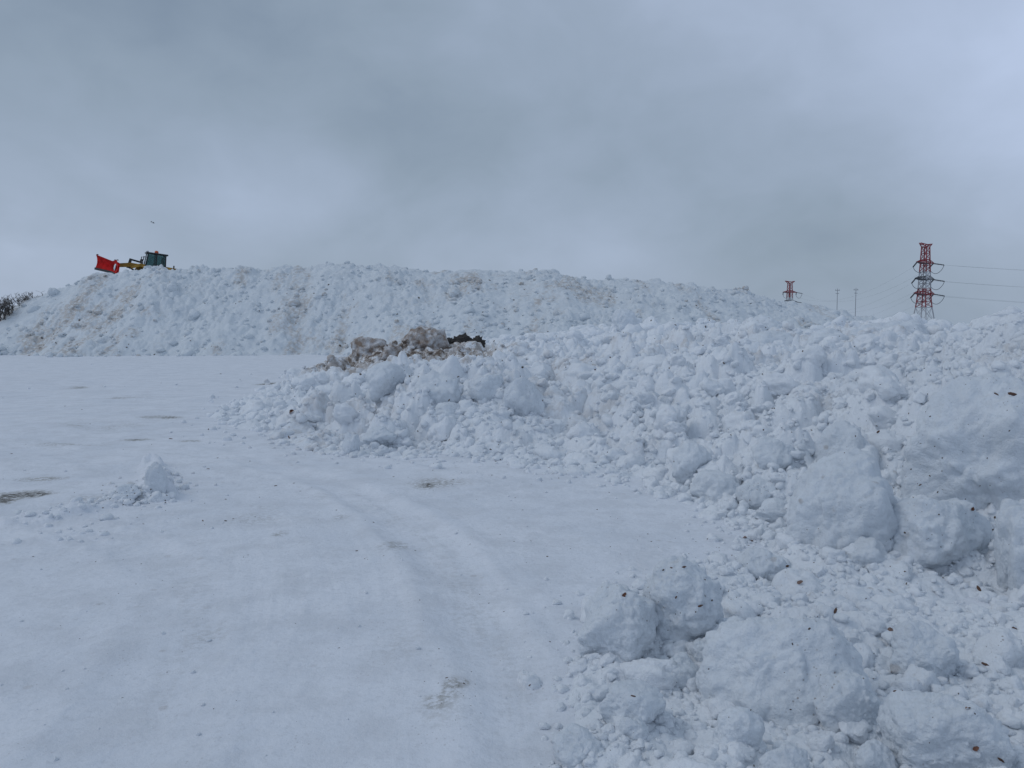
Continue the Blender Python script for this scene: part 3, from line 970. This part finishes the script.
leafs = [chip_mesh('leaf', i) for i in range(4)]; barks = [chip_mesh('bark', i) for i in range(5)]
for me_ in leafs: me_.materials.append(M_leaf)
M_pale = plain('bleached_leaf', (.42, .30, .25), .8, var=.35, scale=20)
for me_ in barks: me_.materials.append(M_bark)
BITS = [(835, 611, 10, 'bark', 'largest dark bark piece lying on the snow above the tilted block'), (968, 709, 9, 'leaf', 'dark red leaf on the broad lump at the lower right'), (976, 748, 9, 'leaf', 'rust-red curled leaf near the lower right corner'),
        (1001, 760, 9, 'bark', 'brown bark piece in the lower right corner'), (633, 696, 6, 'bark', 'red-brown crumb on the flat slab at lower left of the rubble'), (979, 589, 10, 'bark', 'thin brown splinter on the snow below the wedge boulder'),
        (672, 568, 5, 'bark', 'left one of the bark bits on top of the taller grey block'), (684, 567, 6, 'bark', 'right one of the bark bits on top of the taller grey block'), (676, 597, 6, 'bark', 'dark bark bit in the cleft of the taller grey block'),
        (624, 595, 8, 'leaf', 'tan leaf scrap on the rounded block at the rubble edge'), (787, 566, 8, 'bark', 'upright bark splinter beside the low lump with twigs'), (752, 541, 7, 'bark', 'red-brown bark strip beside the foot of the bank'), (745, 538, 6, 'leaf', 'red-brown leaf scrap beside the foot of the bank'),
        (972, 509, 8, 'leaf', 'red leaf scrap on the wedge boulder'), (920, 485, 4, 'bark', 'brown crumb on the small lump above the wedge boulder'), (1012, 394, 11, 'bark', 'brown branch piece at the top right of the huge slab'), (996, 394, 6, 'bark', 'small dark twig bit left of the branch piece on the huge slab'),
        (700, 606, 7, 'bark', 'bark flake on the right face of the taller grey block'), (895, 691, 5, 'bark', 'short splinter below the tilted block'), (1014, 628, 6, 'bark', 'dark splinter by the right edge in the rubble'), (985, 664, 9, 'bark', 'long dark splinter right of the tilted block'),
        (890, 630, 9, 'leaf', 'pinkish brown leaf scrap at the top of the tilted block'), (800, 582, 8, 'leaf', 'pale brown leaf litter above the largest foreground boulder'), (878, 432, 7, 'bark', 'dark twig on the bank above the domed boulder'),
        (208, 469, 4, 'bark', 'dark dropping-sized bit on the flat yard right of the clod'), (203, 521, 5, 'bark', 'dark bark bit on the flat yard below the clod'), (292, 412, 9, 'leaf', 'orange-brown leaf stuck in the left end of the middle heap'),
        (289, 437, 5, 'bark', 'dark crumb at the left foot of the middle heap'), (171, 439, 5, 'bark', 'dark round crumb on the far flat yard'), (530, 685, 4, 'bark', 'small bark bit on the flat yard near the rubble')]
for px, py, sz, kd, lab in BITS:
    loc, nor = hit(px, py)
    if loc is None: continue
    s = sz * loc.y / F * (.85 if kd == 'bark' else .85)
    o = link('dead_leaf' if kd == 'leaf' else 'bark_chip', random.choice(leafs if kd == 'leaf' else barks), None, None, loc + nor * s * .03)
    if lab.startswith(('pale', 'pinkish')):
        o.data = o.data.copy(); o.data.materials[0] = M_pale
    q = nor.to_track_quat('Z', 'Y') @ Euler((random.uniform(-.3, .3), random.uniform(-.3, .3), random.uniform(-.9, .9))).to_quaternion()
    o.rotation_euler = q.to_euler(); o.scale = (s, s * .8, s)
    tag(o, lab, 'leaf' if kd == 'leaf' else 'bark', 'dead leaves on the snow' if kd == 'leaf' else 'bark bits on the snow')

# countless tiny crumbs
pts = []
spots = []
for px, py, sx, sy, n in [(450, 692, 14, 10, 40), (135, 502, 30, 8, 50), (120, 495, 20, 8, 30), (720, 550, 60, 18, 60), (850, 650, 130, 70, 110), (900, 520, 100, 70, 90), (260, 540, 160, 60, 90), (200, 520, 120, 20, 50),
                          (470, 480, 60, 12, 30), (600, 560, 120, 50, 50), (680, 590, 50, 30, 40), (850, 380, 140, 60, 120), (680, 420, 120, 60, 90), (430, 420, 130, 30, 70), (150, 420, 160, 30, 60), (300, 640, 200, 80, 60), (400, 360, 70, 14, 80), (700, 720, 100, 40, 40), (950, 450, 60, 50, 60), (300, 320, 250, 28, 160), (600, 310, 170, 24, 110), (60, 335, 60, 12, 60)]:
    for _ in range(int(n * .42)): spots.append((random.gauss(px, sx), random.gauss(py, sy)))
vb, fb = ico(1)
VV = []; FF = []; off = 0
for px, py in spots:
    if not (0 < px < 1024 and 268 < py < 768): continue
    loc, nor = hit(px, py)
    if loc is None: continue
    s = random.uniform(.5, 1.5) * (1 if random.random() < .85 else 1.7) * max(loc.y, 3) / F * .48
    s = min(s, .012 if loc.y < 12 else .2)
    q = np.array((nor.to_track_quat('Z', 'Y') @ Euler((0, 0, random.uniform(0, 6))).to_quaternion()).to_matrix())
    v = (vb * np.array([s * random.uniform(1, 2), s, s * .5])) * (1 + .25 * np.random.default_rng(len(VV)).normal(size=(len(vb), 1)).clip(-1, 1))
    VV.append(v @ q.T + np.array(loc)); FF.append(fb + off); off += len(vb)
o = link('dirt_crumbs', np_mesh('dirt_crumbs', np.concatenate(VV), np.concatenate(FF), False), M_crumb)
tag(o, 'tiny dark crumbs of bark and grit scattered over all the snow', 'debris', kind='stuff')

# ------------------------------------------------------------------ wheel loader with red plough (local: x forward, y left, z up)
LD = 74.0
top = at(152.6, 252.6, LD)
ld = empty('wheel_loader', (top[0], top[1], top[2] - 3.22))
ld.rotation_euler = (Matrix.Rotation(R(7), 3, 'Y') @ Matrix.Rotation(R(180 + 30), 3, 'Z')).to_euler()
tag(ld, 'yellow wheel loader with a red V-shaped snow plough on top of the big mound', 'wheel loader')
b = MB(); b.prism([(-2.55, .85), (-2.65, 1.75), (-2.3, 1.98), (-.7, 2.05), (-.7, .8), (-2.2, .75)], -.72, .72, .06); body = b.build('engine_hood', M_yellow, ld)
b = MB(); [b.box((-2.67, 0, 1.0 + .12 * i), (.06, 1.1, .06)) for i in range(6)]; b.build('grille', M_dark, body)
b = MB(); b.tube((-1.5, .4, 2.0), (-1.5, .4, 2.25), .06); b.build('exhaust_pipe', M_dark, body)
b = MB(); b.box((-2.75, 0, .85), (.4, 2.0, .5), bev=.06); b.build('counterweight', M_yellow, ld)
b = MB(); b.prism([(-.7, .7), (-.7, 1.2), (.9, 1.2), (.9, .7)], -.55, .55, .04); b.prism([(.75, .65), (.75, 1.75), (1.25, 2.1), (1.6, 1.6), (2.0, .95), (2.0, .65)], -.45, .45, .05); b.build('chassis', M_yellow, ld)
# cab: floor panel, posts, roof and glass
cab = MB().prism([(-.8, 1.25), (-.8, 1.98), (.95, 1.98), (1.0, 1.25)], -.8, .8, .05).build('cab', M_cab, ld)
for sx, tx in ((-.74, -.70), (.06, .06), (.90, .76)):
    for sy in (-.75, .75): MB().tube((sx, sy, 1.95), (tx, sy * .93, 3.02), .065, .06, 8).build('cab_post', M_cab, cab)
MB().box((.02, 0, 3.09), (1.85, 1.62, .15), bev=.05).build('roof', M_cab, cab)
for sy in (-1, 1):
    for a0, a1 in ((-.70, .0), (.12, .84)):
        MB().box(((a0 + a1) / 2, sy * .735, 2.5), (a1 - a0, .02, .98)).build('window', M_glass, cab)
MB().box((.84, 0, 2.5), (.02, 1.34, .98), rot=(0, -.12, 0)).build('windscreen', M_glass, cab)
MB().box((-.73, 0, 2.5), (.02, 1.34, .98)).build('rear_window', M_glass, cab)
MB().lathe((.05, .2, 3.17), [(.17, 0), (.17, .12), (.13, .2), (.05, .23)], 16, 'Z').build('beacon', M_orange, cab)
st = MB(); st.box((-.3, 0, 2.1), (.5, .5, .14), bev=.04); st.box((-.52, 0, 2.45), (.14, .48, .7), bev=.05); st.build('seat', M_dark, cab)
for sy in (-1, 1):
    mr_ = MB(); mr_.tube((.9, sy * .75, 2.7), (1.15, sy * 1.05, 2.7), .02); mr_.box((1.15, sy * 1.07, 2.55), (.06, .2, .34), bev=.02); mr_.build('mirror', M_dark, cab)
    MB().box((.8, sy * .5, 3.2), (.12, .2, .14), bev=.02).build('work_light', M_pwhite, cab)
    hl = MB(); hl.tube((1.15, sy * .62, 1.9), (1.15, sy * .62, 2.25), .04); hl.box((1.2, sy * .62, 2.35), (.16, .24, .2), bev=.03); hl.build('headlight', M_dark, ld)
    MB().box((-2.55, sy * .6, 1.95), (.5, .1, .1)).box((-2.85, sy * .75, 1.6), (.1, .2, .2), bev=.03).build('tail_light', M_dark, ld)
    MB().prism([(.85, 1.42), (1.0, 2.0), (1.5, 1.98), (2.1, 1.66), (2.1, 1.45), (1.4, 1.72), (1.15, 1.7)], sy * .9 - .22, sy * .9 + .22, .02).build('mudguard', M_yellow, ld)
    # lift arm
    MB().prism([(.85, 1.65), (.9, 1.95), (2.1, 2.0), (3.08, 1.80), (3.1, 1.45), (2.1, 1.62)], sy * .42 - .07, sy * .42 + .07, .02).build('lift_arm', M_yellow, ld)
    MB().tube((1.1, sy * .42, 1.1), (1.7, sy * .42, 1.35), .09).tube((1.7, sy * .42, 1.35), (2.4, sy * .42, 1.68), .05).build('lift_cylinder', M_dark, ld)
    ld_ = MB(); ld_.tube((.35, sy * .95, .75), (.35, sy * .95, 1.3), .03); ld_.tube((-.05, sy * .95, .75), (-.05, sy * .95, 1.3), .03); [ld_.tube((.35, sy * .95, z_), (-.05, sy * .95, z_), .025) for z_ in (.75, 1.0, 1.25)]; ld_.build('ladder', M_dark, ld)
    for wx in (1.45, -1.45):
        w = MB().lathe((wx, sy * .98, .7), [(.36, -.26), (.62, -.26), (.70, -.18), (.70, .18), (.62, .26), (.36, .26)], 28).build('tyre', M_tyre, ld)
        tr = MB()
        for i in range(20):
            t = i * math.pi / 10
            tr.box((wx + .70 * math.cos(t), sy * .98, .7 + .70 * math.sin(t)), (.07, .46, .09), rot=(0, -t, 0))
        tr.build('tread', M_tyre, w)
        MB().lathe((wx, sy * .98, .7), [(.10, -.2), (.36, -.24), (.36, .24), (.10, .2)], 20).build('rim', M_yellow, w)
# bellcrank and tilt cylinder
MB().prism([(2.1, 1.5), (2.0, 2.35), (2.2, 2.4), (2.4, 1.5)], -.12, .12, .02).tube((1.15, 0, 2.15), (2.1, 0, 2.3), .08).tube((2.3, 0, 1.6), (3.1, 0, 1.7), .05).build('tilt_linkage', M_dark, ld)
MB().box((3.12, 0, 1.62), (.16, .9, .5), bev=.03).prism([(3.12, 1.4), (3.12, 1.8), (3.36, 1.75), (3.36, 1.4)], -.2, .2, .03).build('hitch_frame', M_yellow, ld)
# plough: two curved wings hinged at the nose, tips swung forward
pl = empty('snow_plough', (3.5, 0, 1.0)); pl.parent = ld
pl.rotation_euler = (R(-5), R(0), R(22))


def wing(sgn, L):
    ang = R(17)
    d = Vector((math.sin(ang), sgn * math.cos(ang), 0)); nrm = Vector((math.cos(ang), -sgn * math.sin(ang), 0))
    bm = bmesh.new(); rows = []
    N = 9
    for layer in (0, -.05):
        for j in range(7):
            t = j / 6
            hgt = .92 + .26 * t
            row = []
            for i in range(N):
                u = i / (N - 1)
                z = u * hgt
                cv = .30 * (u - .42) ** 2 * 2.2 - .1
                pnt = d * (t * L) + nrm * (cv + layer) + Vector((0, 0, z))
                row.append(bm.verts.new(pnt))
            rows.append(row)
    def q(a, b2, c, d2): bm.faces.new((a, b2, c, d2))
    for base in (0, 7):
        for j in range(6):
            for i in range(N - 1):
                q(rows[base + j][i], rows[base + j + 1][i], rows[base + j + 1][i + 1], rows[base + j][i + 1])
    for j in range(6):
        q(rows[j][0], rows[j + 1][0], rows[7 + j + 1][0], rows[7 + j][0]); q(rows[j][-1], rows[j + 1][-1], rows[7 + j + 1][-1], rows[7 + j][-1])
    for i in range(N - 1):
        q(rows[0][i], rows[0][i + 1], rows[7][i + 1], rows[7][i]); q(rows[6][i], rows[6][i + 1], rows[13][i + 1], rows[13][i])
    bmesh.ops.recalc_face_normals(bm, faces=bm.faces[:])
    me = bpy.data.meshes.new('plough_wing'); bm.to_mesh(me); bm.free()
    o = link('plough_wing', me, M_red, pl)
    # ribs behind, steel cutting edge below, marker on the tip
    rb = MB()
    for t in (.08, .35, .65, .95):
        c = d * (t * L) - nrm * .16 + Vector((0, 0, .5)); rb.box(c, (.16, .04, .9), rot=(0, 0, math.atan2(nrm.y, nrm.x)))
    rb.box(d * (.5 * L) - nrm * .17 + Vector((0, 0, .35)), (.12, L * .95, .12), rot=(0, 0, math.atan2(nrm.y, nrm.x)))
    rb.build('rib', M_red, o)
    MB().box(d * (.5 * L) + nrm * .07 + Vector((0, 0, -.08)), (.05, L, .2), rot=(0, 0, math.atan2(nrm.y, nrm.x))).build('cutting_edge', M_dark, o)
    MB().box(d * (L * .98) + nrm * .0 + Vector((0, 0, 1.20)), (.14, .12, .08), bev=.02).build('tip_marker', M_dark, o)
    return o, d, nrm


wl, dl, nl = wing(1, 2.05)
wr, drr, nrr = wing(-1, 2.05)
MB().tube((-.12, 0, -.1), (-.12, 0, 1.1), .07).build('hinge_pin', M_dark, pl)
MB().box((0.05, 0, -.2), (.5, .3, .08), bev=.03).build('skid_shoe', M_dark, pl)
v, f = chunk(777, 4, 10, 8, .2, .1)
o = link('caked_snow', np_mesh('caked_snow', v * np.array([.12, .75, .7]), f), M_block, wl)
o.location = dl * 1.0 + nl * (-.02) + Vector((0, 0, .5)); o.rotation_euler = (0, 0, math.atan2(nl.y, nl.x))

# ------------------------------------------------------------------ pylons
def member(mb, a, b2, r): mb.tube(a, b2, r, r, 4)


def make_pylon(hgt, loc, rz):
    root = empty('pylon', loc, (0, 0, rz))
    lv = [(0, 6.4), (7, 5.2), (17, 3.8), (20, 3.4), (26, 2.9), (34, 2.6), (43, 2.25), (52, 1.95), (58.0, 1.75)]
    lv = [(z * hgt / 60, w) for z, w in lv]
    cols = [M_pdark, M_pwhite, M_pwhite, M_pred, M_pred, M_pwhite, M_pred, M_pred]
    secs = {}
    def hw(z):
        return float(np.interp(z, [a[0] for a in lv], [a[1] for a in lv]))
    # cut each section into bays with X bracing
    bands = [('base_section', 0, 19.0, M_pwhite, 2), ('lattice_section', 19.0, 31, M_pred, 3), ('lattice_section', 31, 42, M_pwhite, 3), ('lattice_section', 42, 58, M_pred, 4)]
    for nm, z0, z1, mt, nb in bands:
        z0 *= hgt / 60; z1 *= hgt / 60
        mb = MB(); s4 = [(-1, -1), (1, -1), (1, 1), (-1, 1)]
        zz = np.linspace(z0, z1, nb + 1)
        for a, c in zip(zz[:-1], zz[1:]):
            wa, wc = hw(a) , hw(c)
            for i in range(4):
                p0 = s4[i]; p1 = s4[(i + 1) % 4]
                A0 = (p0[0] * wa, p0[1] * wa, a); A1 = (p1[0] * wa, p1[1] * wa, a); C0 = (p0[0] * wc, p0[1] * wc, c); C1 = (p1[0] * wc, p1[1] * wc, c)
                member(mb, A0, C0, .38); member(mb, A0, C1, .16); member(mb, A1, C0, .15); member(mb, C0, C1, .17)
        mb.build(nm, mt, root)
    mb = MB()
    for p0 in ((-1, -1), (1, -1), (1, 1), (-1, 1)): mb.box((p0[0] * 6.4, p0[1] * 6.4, .6), (2.4, 2.4, 2.6), bev=.2)
    mb.build('footing', M_pdark, root)
    # top beam
    zt = 58 * hgt / 60
    def arm(z, L, mt, nm, dz, back=2.2):
        mb = MB(); w = hw(z)
        for sx in (-1, 1):
            for sy in (-1, 1):
                member(mb, (sx * w, sy * w, z), (sx * L, sy * .5, z + dz), .32); member(mb, (sx * w, sy * w, z + back), (sx * L, sy * .5, z + dz), .28)
                for t in (.3, .6):
                    member(mb, (sx * (w + (L - w) * t), sy * (w + (.5 - w) * t), z + dz * t), (sx * (w + (L - w) * (t - .2)), sy * (w + (.5 - w) * (t - .2)), z + back + (dz - back) * (t - .2)), .18)
            for t in (.15, .5, .85):
                xx = sx * (w + (L - w) * t); yy = w + (.5 - w) * t
                member(mb, (xx, -yy, z + dz * t), (xx, yy, z + dz * t), .18)
        for sy in (-1, 1): member(mb, (-w, sy * w, z), (w, sy * w, z), .3); member(mb, (-w, sy * w, z + back), (w, sy * w, z + back), .25)
        return mb.build(nm, mt, root)
    arm(zt, 6.4, M_pred, 'top_beam', 2.4, 1.6)
    tips = []
    for z, L in ((47.5, 9.0), (37.0, 10.0), (27.5, 10.6)):
        z *= hgt / 60
        arm(z, L, M_pred if z > 45 * hgt / 60 or z < 30 * hgt / 60 else M_pdark, 'crossarm', .6)
        for sx in (-1, 1):
            ends = []
            for sy, dw in ((1, Vector((.11, .99, 0))), (-1, Vector((.93, -.37, 0)))):
                e0 = Vector((sx * L, 0, z + .4)); e1 = e0 + Matrix.Rotation(-rz, 3, 'Z') @ dw * 6.5 + Vector((0, 0, -1.3 if sy < 0 else -2.6))
                ins = MB(); ins.tube(e0, e1, .28, .28, 8)
                for i in range(7):
                    c = e0 + (e1 - e0) * ((i + .5) / 7); ins.tube(c - (e1 - e0) * .02, c + (e1 - e0) * .02, .45, .45, 8)
                ins.build('insulator', M_pdark, root)
                tips.append((sx, sy, z, e1)); ends.append(e1)
            lp = [ends[0].lerp(ends[1], t) - Vector((0, 0, 4.6 * math.sin(math.pi * t) ** .7)) for t in np.linspace(0, 1, 11)]
            MB().path(lp, .16, 5).build('jumper_loop', M_pdark, root)
    return root, tips


PD = 530.0
PH = 60.0
b1 = at(923, 331, PD); t1 = at(925, 244, PD); PH = t1[2] - (-.2)
pyl, tips = make_pylon(PH, (b1[0], PD, -.2), R(31))
tag(pyl, 'tall red and white lattice pylon behind the right bank', 'pylon', 'power line pylons')
P2D = 905.0
t2 = at(790, 280.5, P2D)
pyl2 = copy_tree(pyl); pyl2.location = (t2[0], P2D, t2[2] - PH - 1.0); pyl2.rotation_euler = (0, 0, R(20))
pyl2['label'] = 'far red pylon with only its top showing over the end of the mound'
# conductors: from the near pylon to the far one and away to the right
bpy.context.view_layer.update()
lev_name = {0: 'upper', 1: 'middle', 2: 'lower'}
zs = sorted({round(t[2], 2) for t in tips}, reverse=True)


def wire(a, c, sag, lab):
    pts = [a.lerp(c, t) - Vector((0, 0, sag * 4 * t * (1 - t))) for t in np.linspace(0, 1, 41)]
    mb = MB(); mb.path(pts, .028, 4)
    o = mb.build('power_line', M_pdark)
    tag(o, lab, 'power line', 'power lines of the pylons')


m1 = Matrix.LocRotScale(pyl.location, pyl.rotation_euler, None)
m2 = Matrix.LocRotScale(pyl2.location, pyl2.rotation_euler, None)
wl_ = {}
for sx, sy, z, e in tips:
    li = lev_name[zs.index(round(z, 2))]
    wl_[(sx, sy, li)] = (m1 @ e, m2 @ e)
for sx in (-1, 1):
    for li in ('upper', 'middle', 'lower'):
        sd = 'left' if sx < 0 else 'right'
        wire(wl_[(sx, 1, li)][0], wl_[(sx, -1, li)][1], 15, '%s power line from the %s arm of the near pylon to the far pylon' % (li, sd))
        a = wl_[(sx, -1, li)][0]
        wire(a, a + Vector((340, -135, 0)), 11, '%s power line running off to the right from the %s arm of the near pylon' % (li, sd))

# two thin poles between the pylons
for px, py, D, lab in ((837.5, 288.5, 420, 'thin pole left of its pair between the two pylons'), (856, 288, 410, 'thin pole right of its pair between the two pylons')):
    q = at(px, py, D)
    r_ = empty('utility_pole', (q[0], D, -.2))
    MB().tube((0, 0, 0), (0, 0, q[2] + .2), .20, .13, 8).build('post', M_pole, r_)
    MB().box((0, 0, q[2] - .8), (2.4, .2, .2)).box((0, 0, q[2] - 2.4), (1.8, .2, .2)).build('crossbar', M_pole, r_)
    MB().tube((-.9, 0, q[2] - .7), (-.9, 0, q[2] - .2), .12).tube((.9, 0, q[2] - .7), (.9, 0, q[2] - .2), .12).build('insulator', M_pole, r_)
    tag(r_, lab, 'utility pole', 'thin poles between the pylons')

# ------------------------------------------------------------------ bare shrubs at the left
def shrub(px, py_base, py_top, D, spread, n, seed, lab):
    rd = random.Random(seed)
    b0 = at(px, py_base, D); tp = at(px, py_top, D); hh = tp[2] - b0[2]
    root = empty('bare_shrub', tuple(b0))
    stems = MB(); tw = MB()
    for i in range(n):
        x = rd.gauss(0, spread); y = rd.gauss(0, .5)
        a = Vector((x * .6, y, -.3)); lean = Vector((x * .6 + rd.gauss(0, .3), y + rd.gauss(0, .2), hh * rd.uniform(.5, .95)))
        mid = a.lerp(lean, .5) + Vector((rd.gauss(0, .08), rd.gauss(0, .08), 0))
        stems.tube(a, mid, .035, .028, 5); stems.tube(mid, lean, .028, .016, 5)
        for k_ in range(9):
            s0 = a.lerp(lean, rd.uniform(.25, 1.0)); e0 = s0 + Vector((rd.gauss(0, .28), rd.gauss(0, .25), rd.uniform(.1, .5)))
            tw.tube(s0, e0, .016, .010, 4)
            for _ in range(2):
                e1 = e0.lerp(s0, rd.uniform(0, .5)); tw.tube(e1, e1 + Vector((rd.gauss(0, .15), rd.gauss(0, .15), rd.uniform(.05, .25))), .011, .008, 3)
    stems.build('stem', M_twig, root); tw.build('twigs', M_twig, root)
    tag(root, lab, 'shrub', 'bare shrubs at the left')


shrub(4, 318, 297, 66.2, .38, 22, 3, 'dark bare shrub at the left picture edge beside the mound')
shrub(25, 304.5, 299, 68.8, .26, 8, 4, 'low bare shrub behind the left shoulder of the mound, nearest the dark shrub')
shrub(33, 299.5, 296.5, 69.3, .15, 5, 5, 'smallest bare shrub highest on the left shoulder of the mound')

# ------------------------------------------------------------------ two birds
for px, py, lab, sc in ((153.5, 223, 'dark bird flying just above the loader', .5), (151.5, 222, 'smaller bird flying close beside the other above the loader', .4)):
    q = at(px, py, 110)
    r_ = empty('bird', tuple(q), (0, 0, R(200))); r_.scale = (sc, sc, sc)
    bb = MB(); bb.sphere((0, 0, 0), .12, 2, (2.0, .8, .8)); bb.sphere((.27, 0, .05), .07, 2); bb.prism([(.32, .04), (.42, .03), (.32, .07)], -.015, .015); bb.prism([(-.2, -.02), (-.2, .02), (-.45, .01)], -.08, .08)
    bb.build('body', M_bird, r_)
    for s in (-1, 1):
        w = MB(); w.bm.faces.new([w.bm.verts.new(c) for c in ((.10, s * .05, .05), (.14, s * .35, .22), (-.02, s * .75, .10), (-.10, s * .38, .18), (-.12, s * .05, .04))])
        bmesh.ops.solidify(w.bm, geom=w.bm.faces[:], thickness=.02)
        w.build('wing', M_bird, r_)
    tag(r_, lab, 'bird', 'birds over the mound')

# ------------------------------------------------------------------ overcast sky, soft sun
w = bpy.data.worlds.new('World'); scene.world = w; w.use_nodes = True
k = NT(w.node_tree); nt = w.node_tree
bg = nt.nodes['Background']
SUN_EL, SUN_AZ = 50.0, -92.0        # degrees; azimuth from +Y, negative to the left
sky = k.n('ShaderNodeTexSky'); sky.sky_type = 'NISHITA'; sky.sun_disc = False
sky.sun_elevation = R(SUN_EL); sky.sun_rotation = R(SUN_AZ); sky.air_density = 1.2; sky.dust_density = 2.0
vec = k.n('ShaderNodeTexCoord').outputs['Generated']
nrmz = k.n('ShaderNodeVectorMath'); nrmz.operation = 'NORMALIZE'; k.L.new(vec, nrmz.inputs[0]); dv = nrmz.outputs[0]
mp = k.n('ShaderNodeMapping'); k.L.new(dv, mp.inputs['Vector']); mp.inputs['Scale'].default_value = (1.0, 1.0, 1.5); mp.inputs['Location'].default_value = (3.1, 1.7, .4)
n1 = k.noise(mp.outputs[0], 3.2, 5, .48, .5)
n2 = k.noise(mp.outputs[0], 10.0, 5, .5, .3)
tone = k.math('ADD', k.math('MULTIPLY', k.math('SUBTRACT', n1, .5), .55), k.math('MULTIPLY', k.math('SUBTRACT', n2, .5), .30))
blobs = [((130, 90), .03, -.27), ((330, 70), .025, -.11), ((520, 110), .03, -.10), ((710, 190), .03, -.13), ((1040, 60), .014, .46), ((760, -10), .02, .20), ((235, 180), .004, .24), ((320, 200), .003, .14), ((540, 205), .006, .12), ((455, 245), .004, .12), ((600, 255), .003, .12),
         ((10, 280), .022, .18), ((120, 230), .004, .08), ((900, 190), .012, -.10), ((1010, 225), .002, .12), ((760, 265), .003, .06), ((985, 295), .004, -.10)]
for (px, py), wd, a in blobs:
    dd = Vector(pdir(px, py)).normalized()
    dot = k.n('ShaderNodeVectorMath'); dot.operation = 'DOT_PRODUCT'; k.L.new(dv, dot.inputs[0]); dot.inputs[1].default_value = dd
    ex = k.math('EXPONENT', k.math('DIVIDE', k.math('SUBTRACT', dot.outputs['Value'], 1.0), wd))
    tone = k.math('ADD', tone, k.math('MULTIPLY', ex, a))
sep = k.n('ShaderNodeSeparateXYZ'); k.L.new(dv, sep.inputs[0])
zen = k.ramp(sep.outputs['Z'], .42, .95)
south = k.ramp(sep.outputs['Y'], .1, -.75)
tone = k.math('ADD', tone, k.math('MULTIPLY', south, .22))
tone = k.math('ADD', k.math('ADD', tone, .55), k.math('MULTIPLY', zen, -.34), True)
cr_ = k.n('ShaderNodeValToRGB'); k.L.new(tone, cr_.inputs['Fac'])
els = cr_.color_ramp.elements
els[0].position = 0.0; els[0].color = (.165, .222, .305, 1)
els[1].position = 1.0; els[1].color = (.46, .55, .73, 1)
for p_, c_ in ((.35, (.262, .331, .420, 1)), (.6, (.328, .402, .522, 1))):
    e_ = els.new(p_); e_.color = c_
mixn = k.n('ShaderNodeMix'); mixn.data_type = 'RGBA'; mixn.inputs['Factor'].default_value = .94
sc_ = k.n('ShaderNodeMix'); sc_.data_type = 'RGBA'; sc_.blend_type = 'MULTIPLY'; sc_.inputs['Factor'].default_value = 1
k.L.new(sky.outputs[0], sc_.inputs[6]); sc_.inputs[7].default_value = (.1, .1, .1, 1)
k.L.new(sc_.outputs[2], mixn.inputs[6]); k.L.new(cr_.outputs[0], mixn.inputs[7])
k.L.new(mixn.outputs[2], bg.inputs['Color']); bg.inputs['Strength'].default_value = 1.0

sl = bpy.data.lights.new('sun', 'SUN'); sl.energy = .5; sl.angle = R(28); sl.color = (1.0, .985, .965)
so = bpy.data.objects.new('sun', sl); COL.objects.link(so)
sd = Vector((math.sin(R(SUN_AZ)) * math.cos(R(SUN_EL)), math.cos(R(SUN_AZ)) * math.cos(R(SUN_EL)), math.sin(R(SUN_EL))))
so.rotation_euler = sd.to_track_quat('Z', 'Y').to_euler(); so.location = (0, 0, 60)

scene.view_settings.view_transform = 'Standard'; scene.view_settings.look = 'None'
scene.view_settings.exposure = 0.07; scene.view_settings.gamma = 1
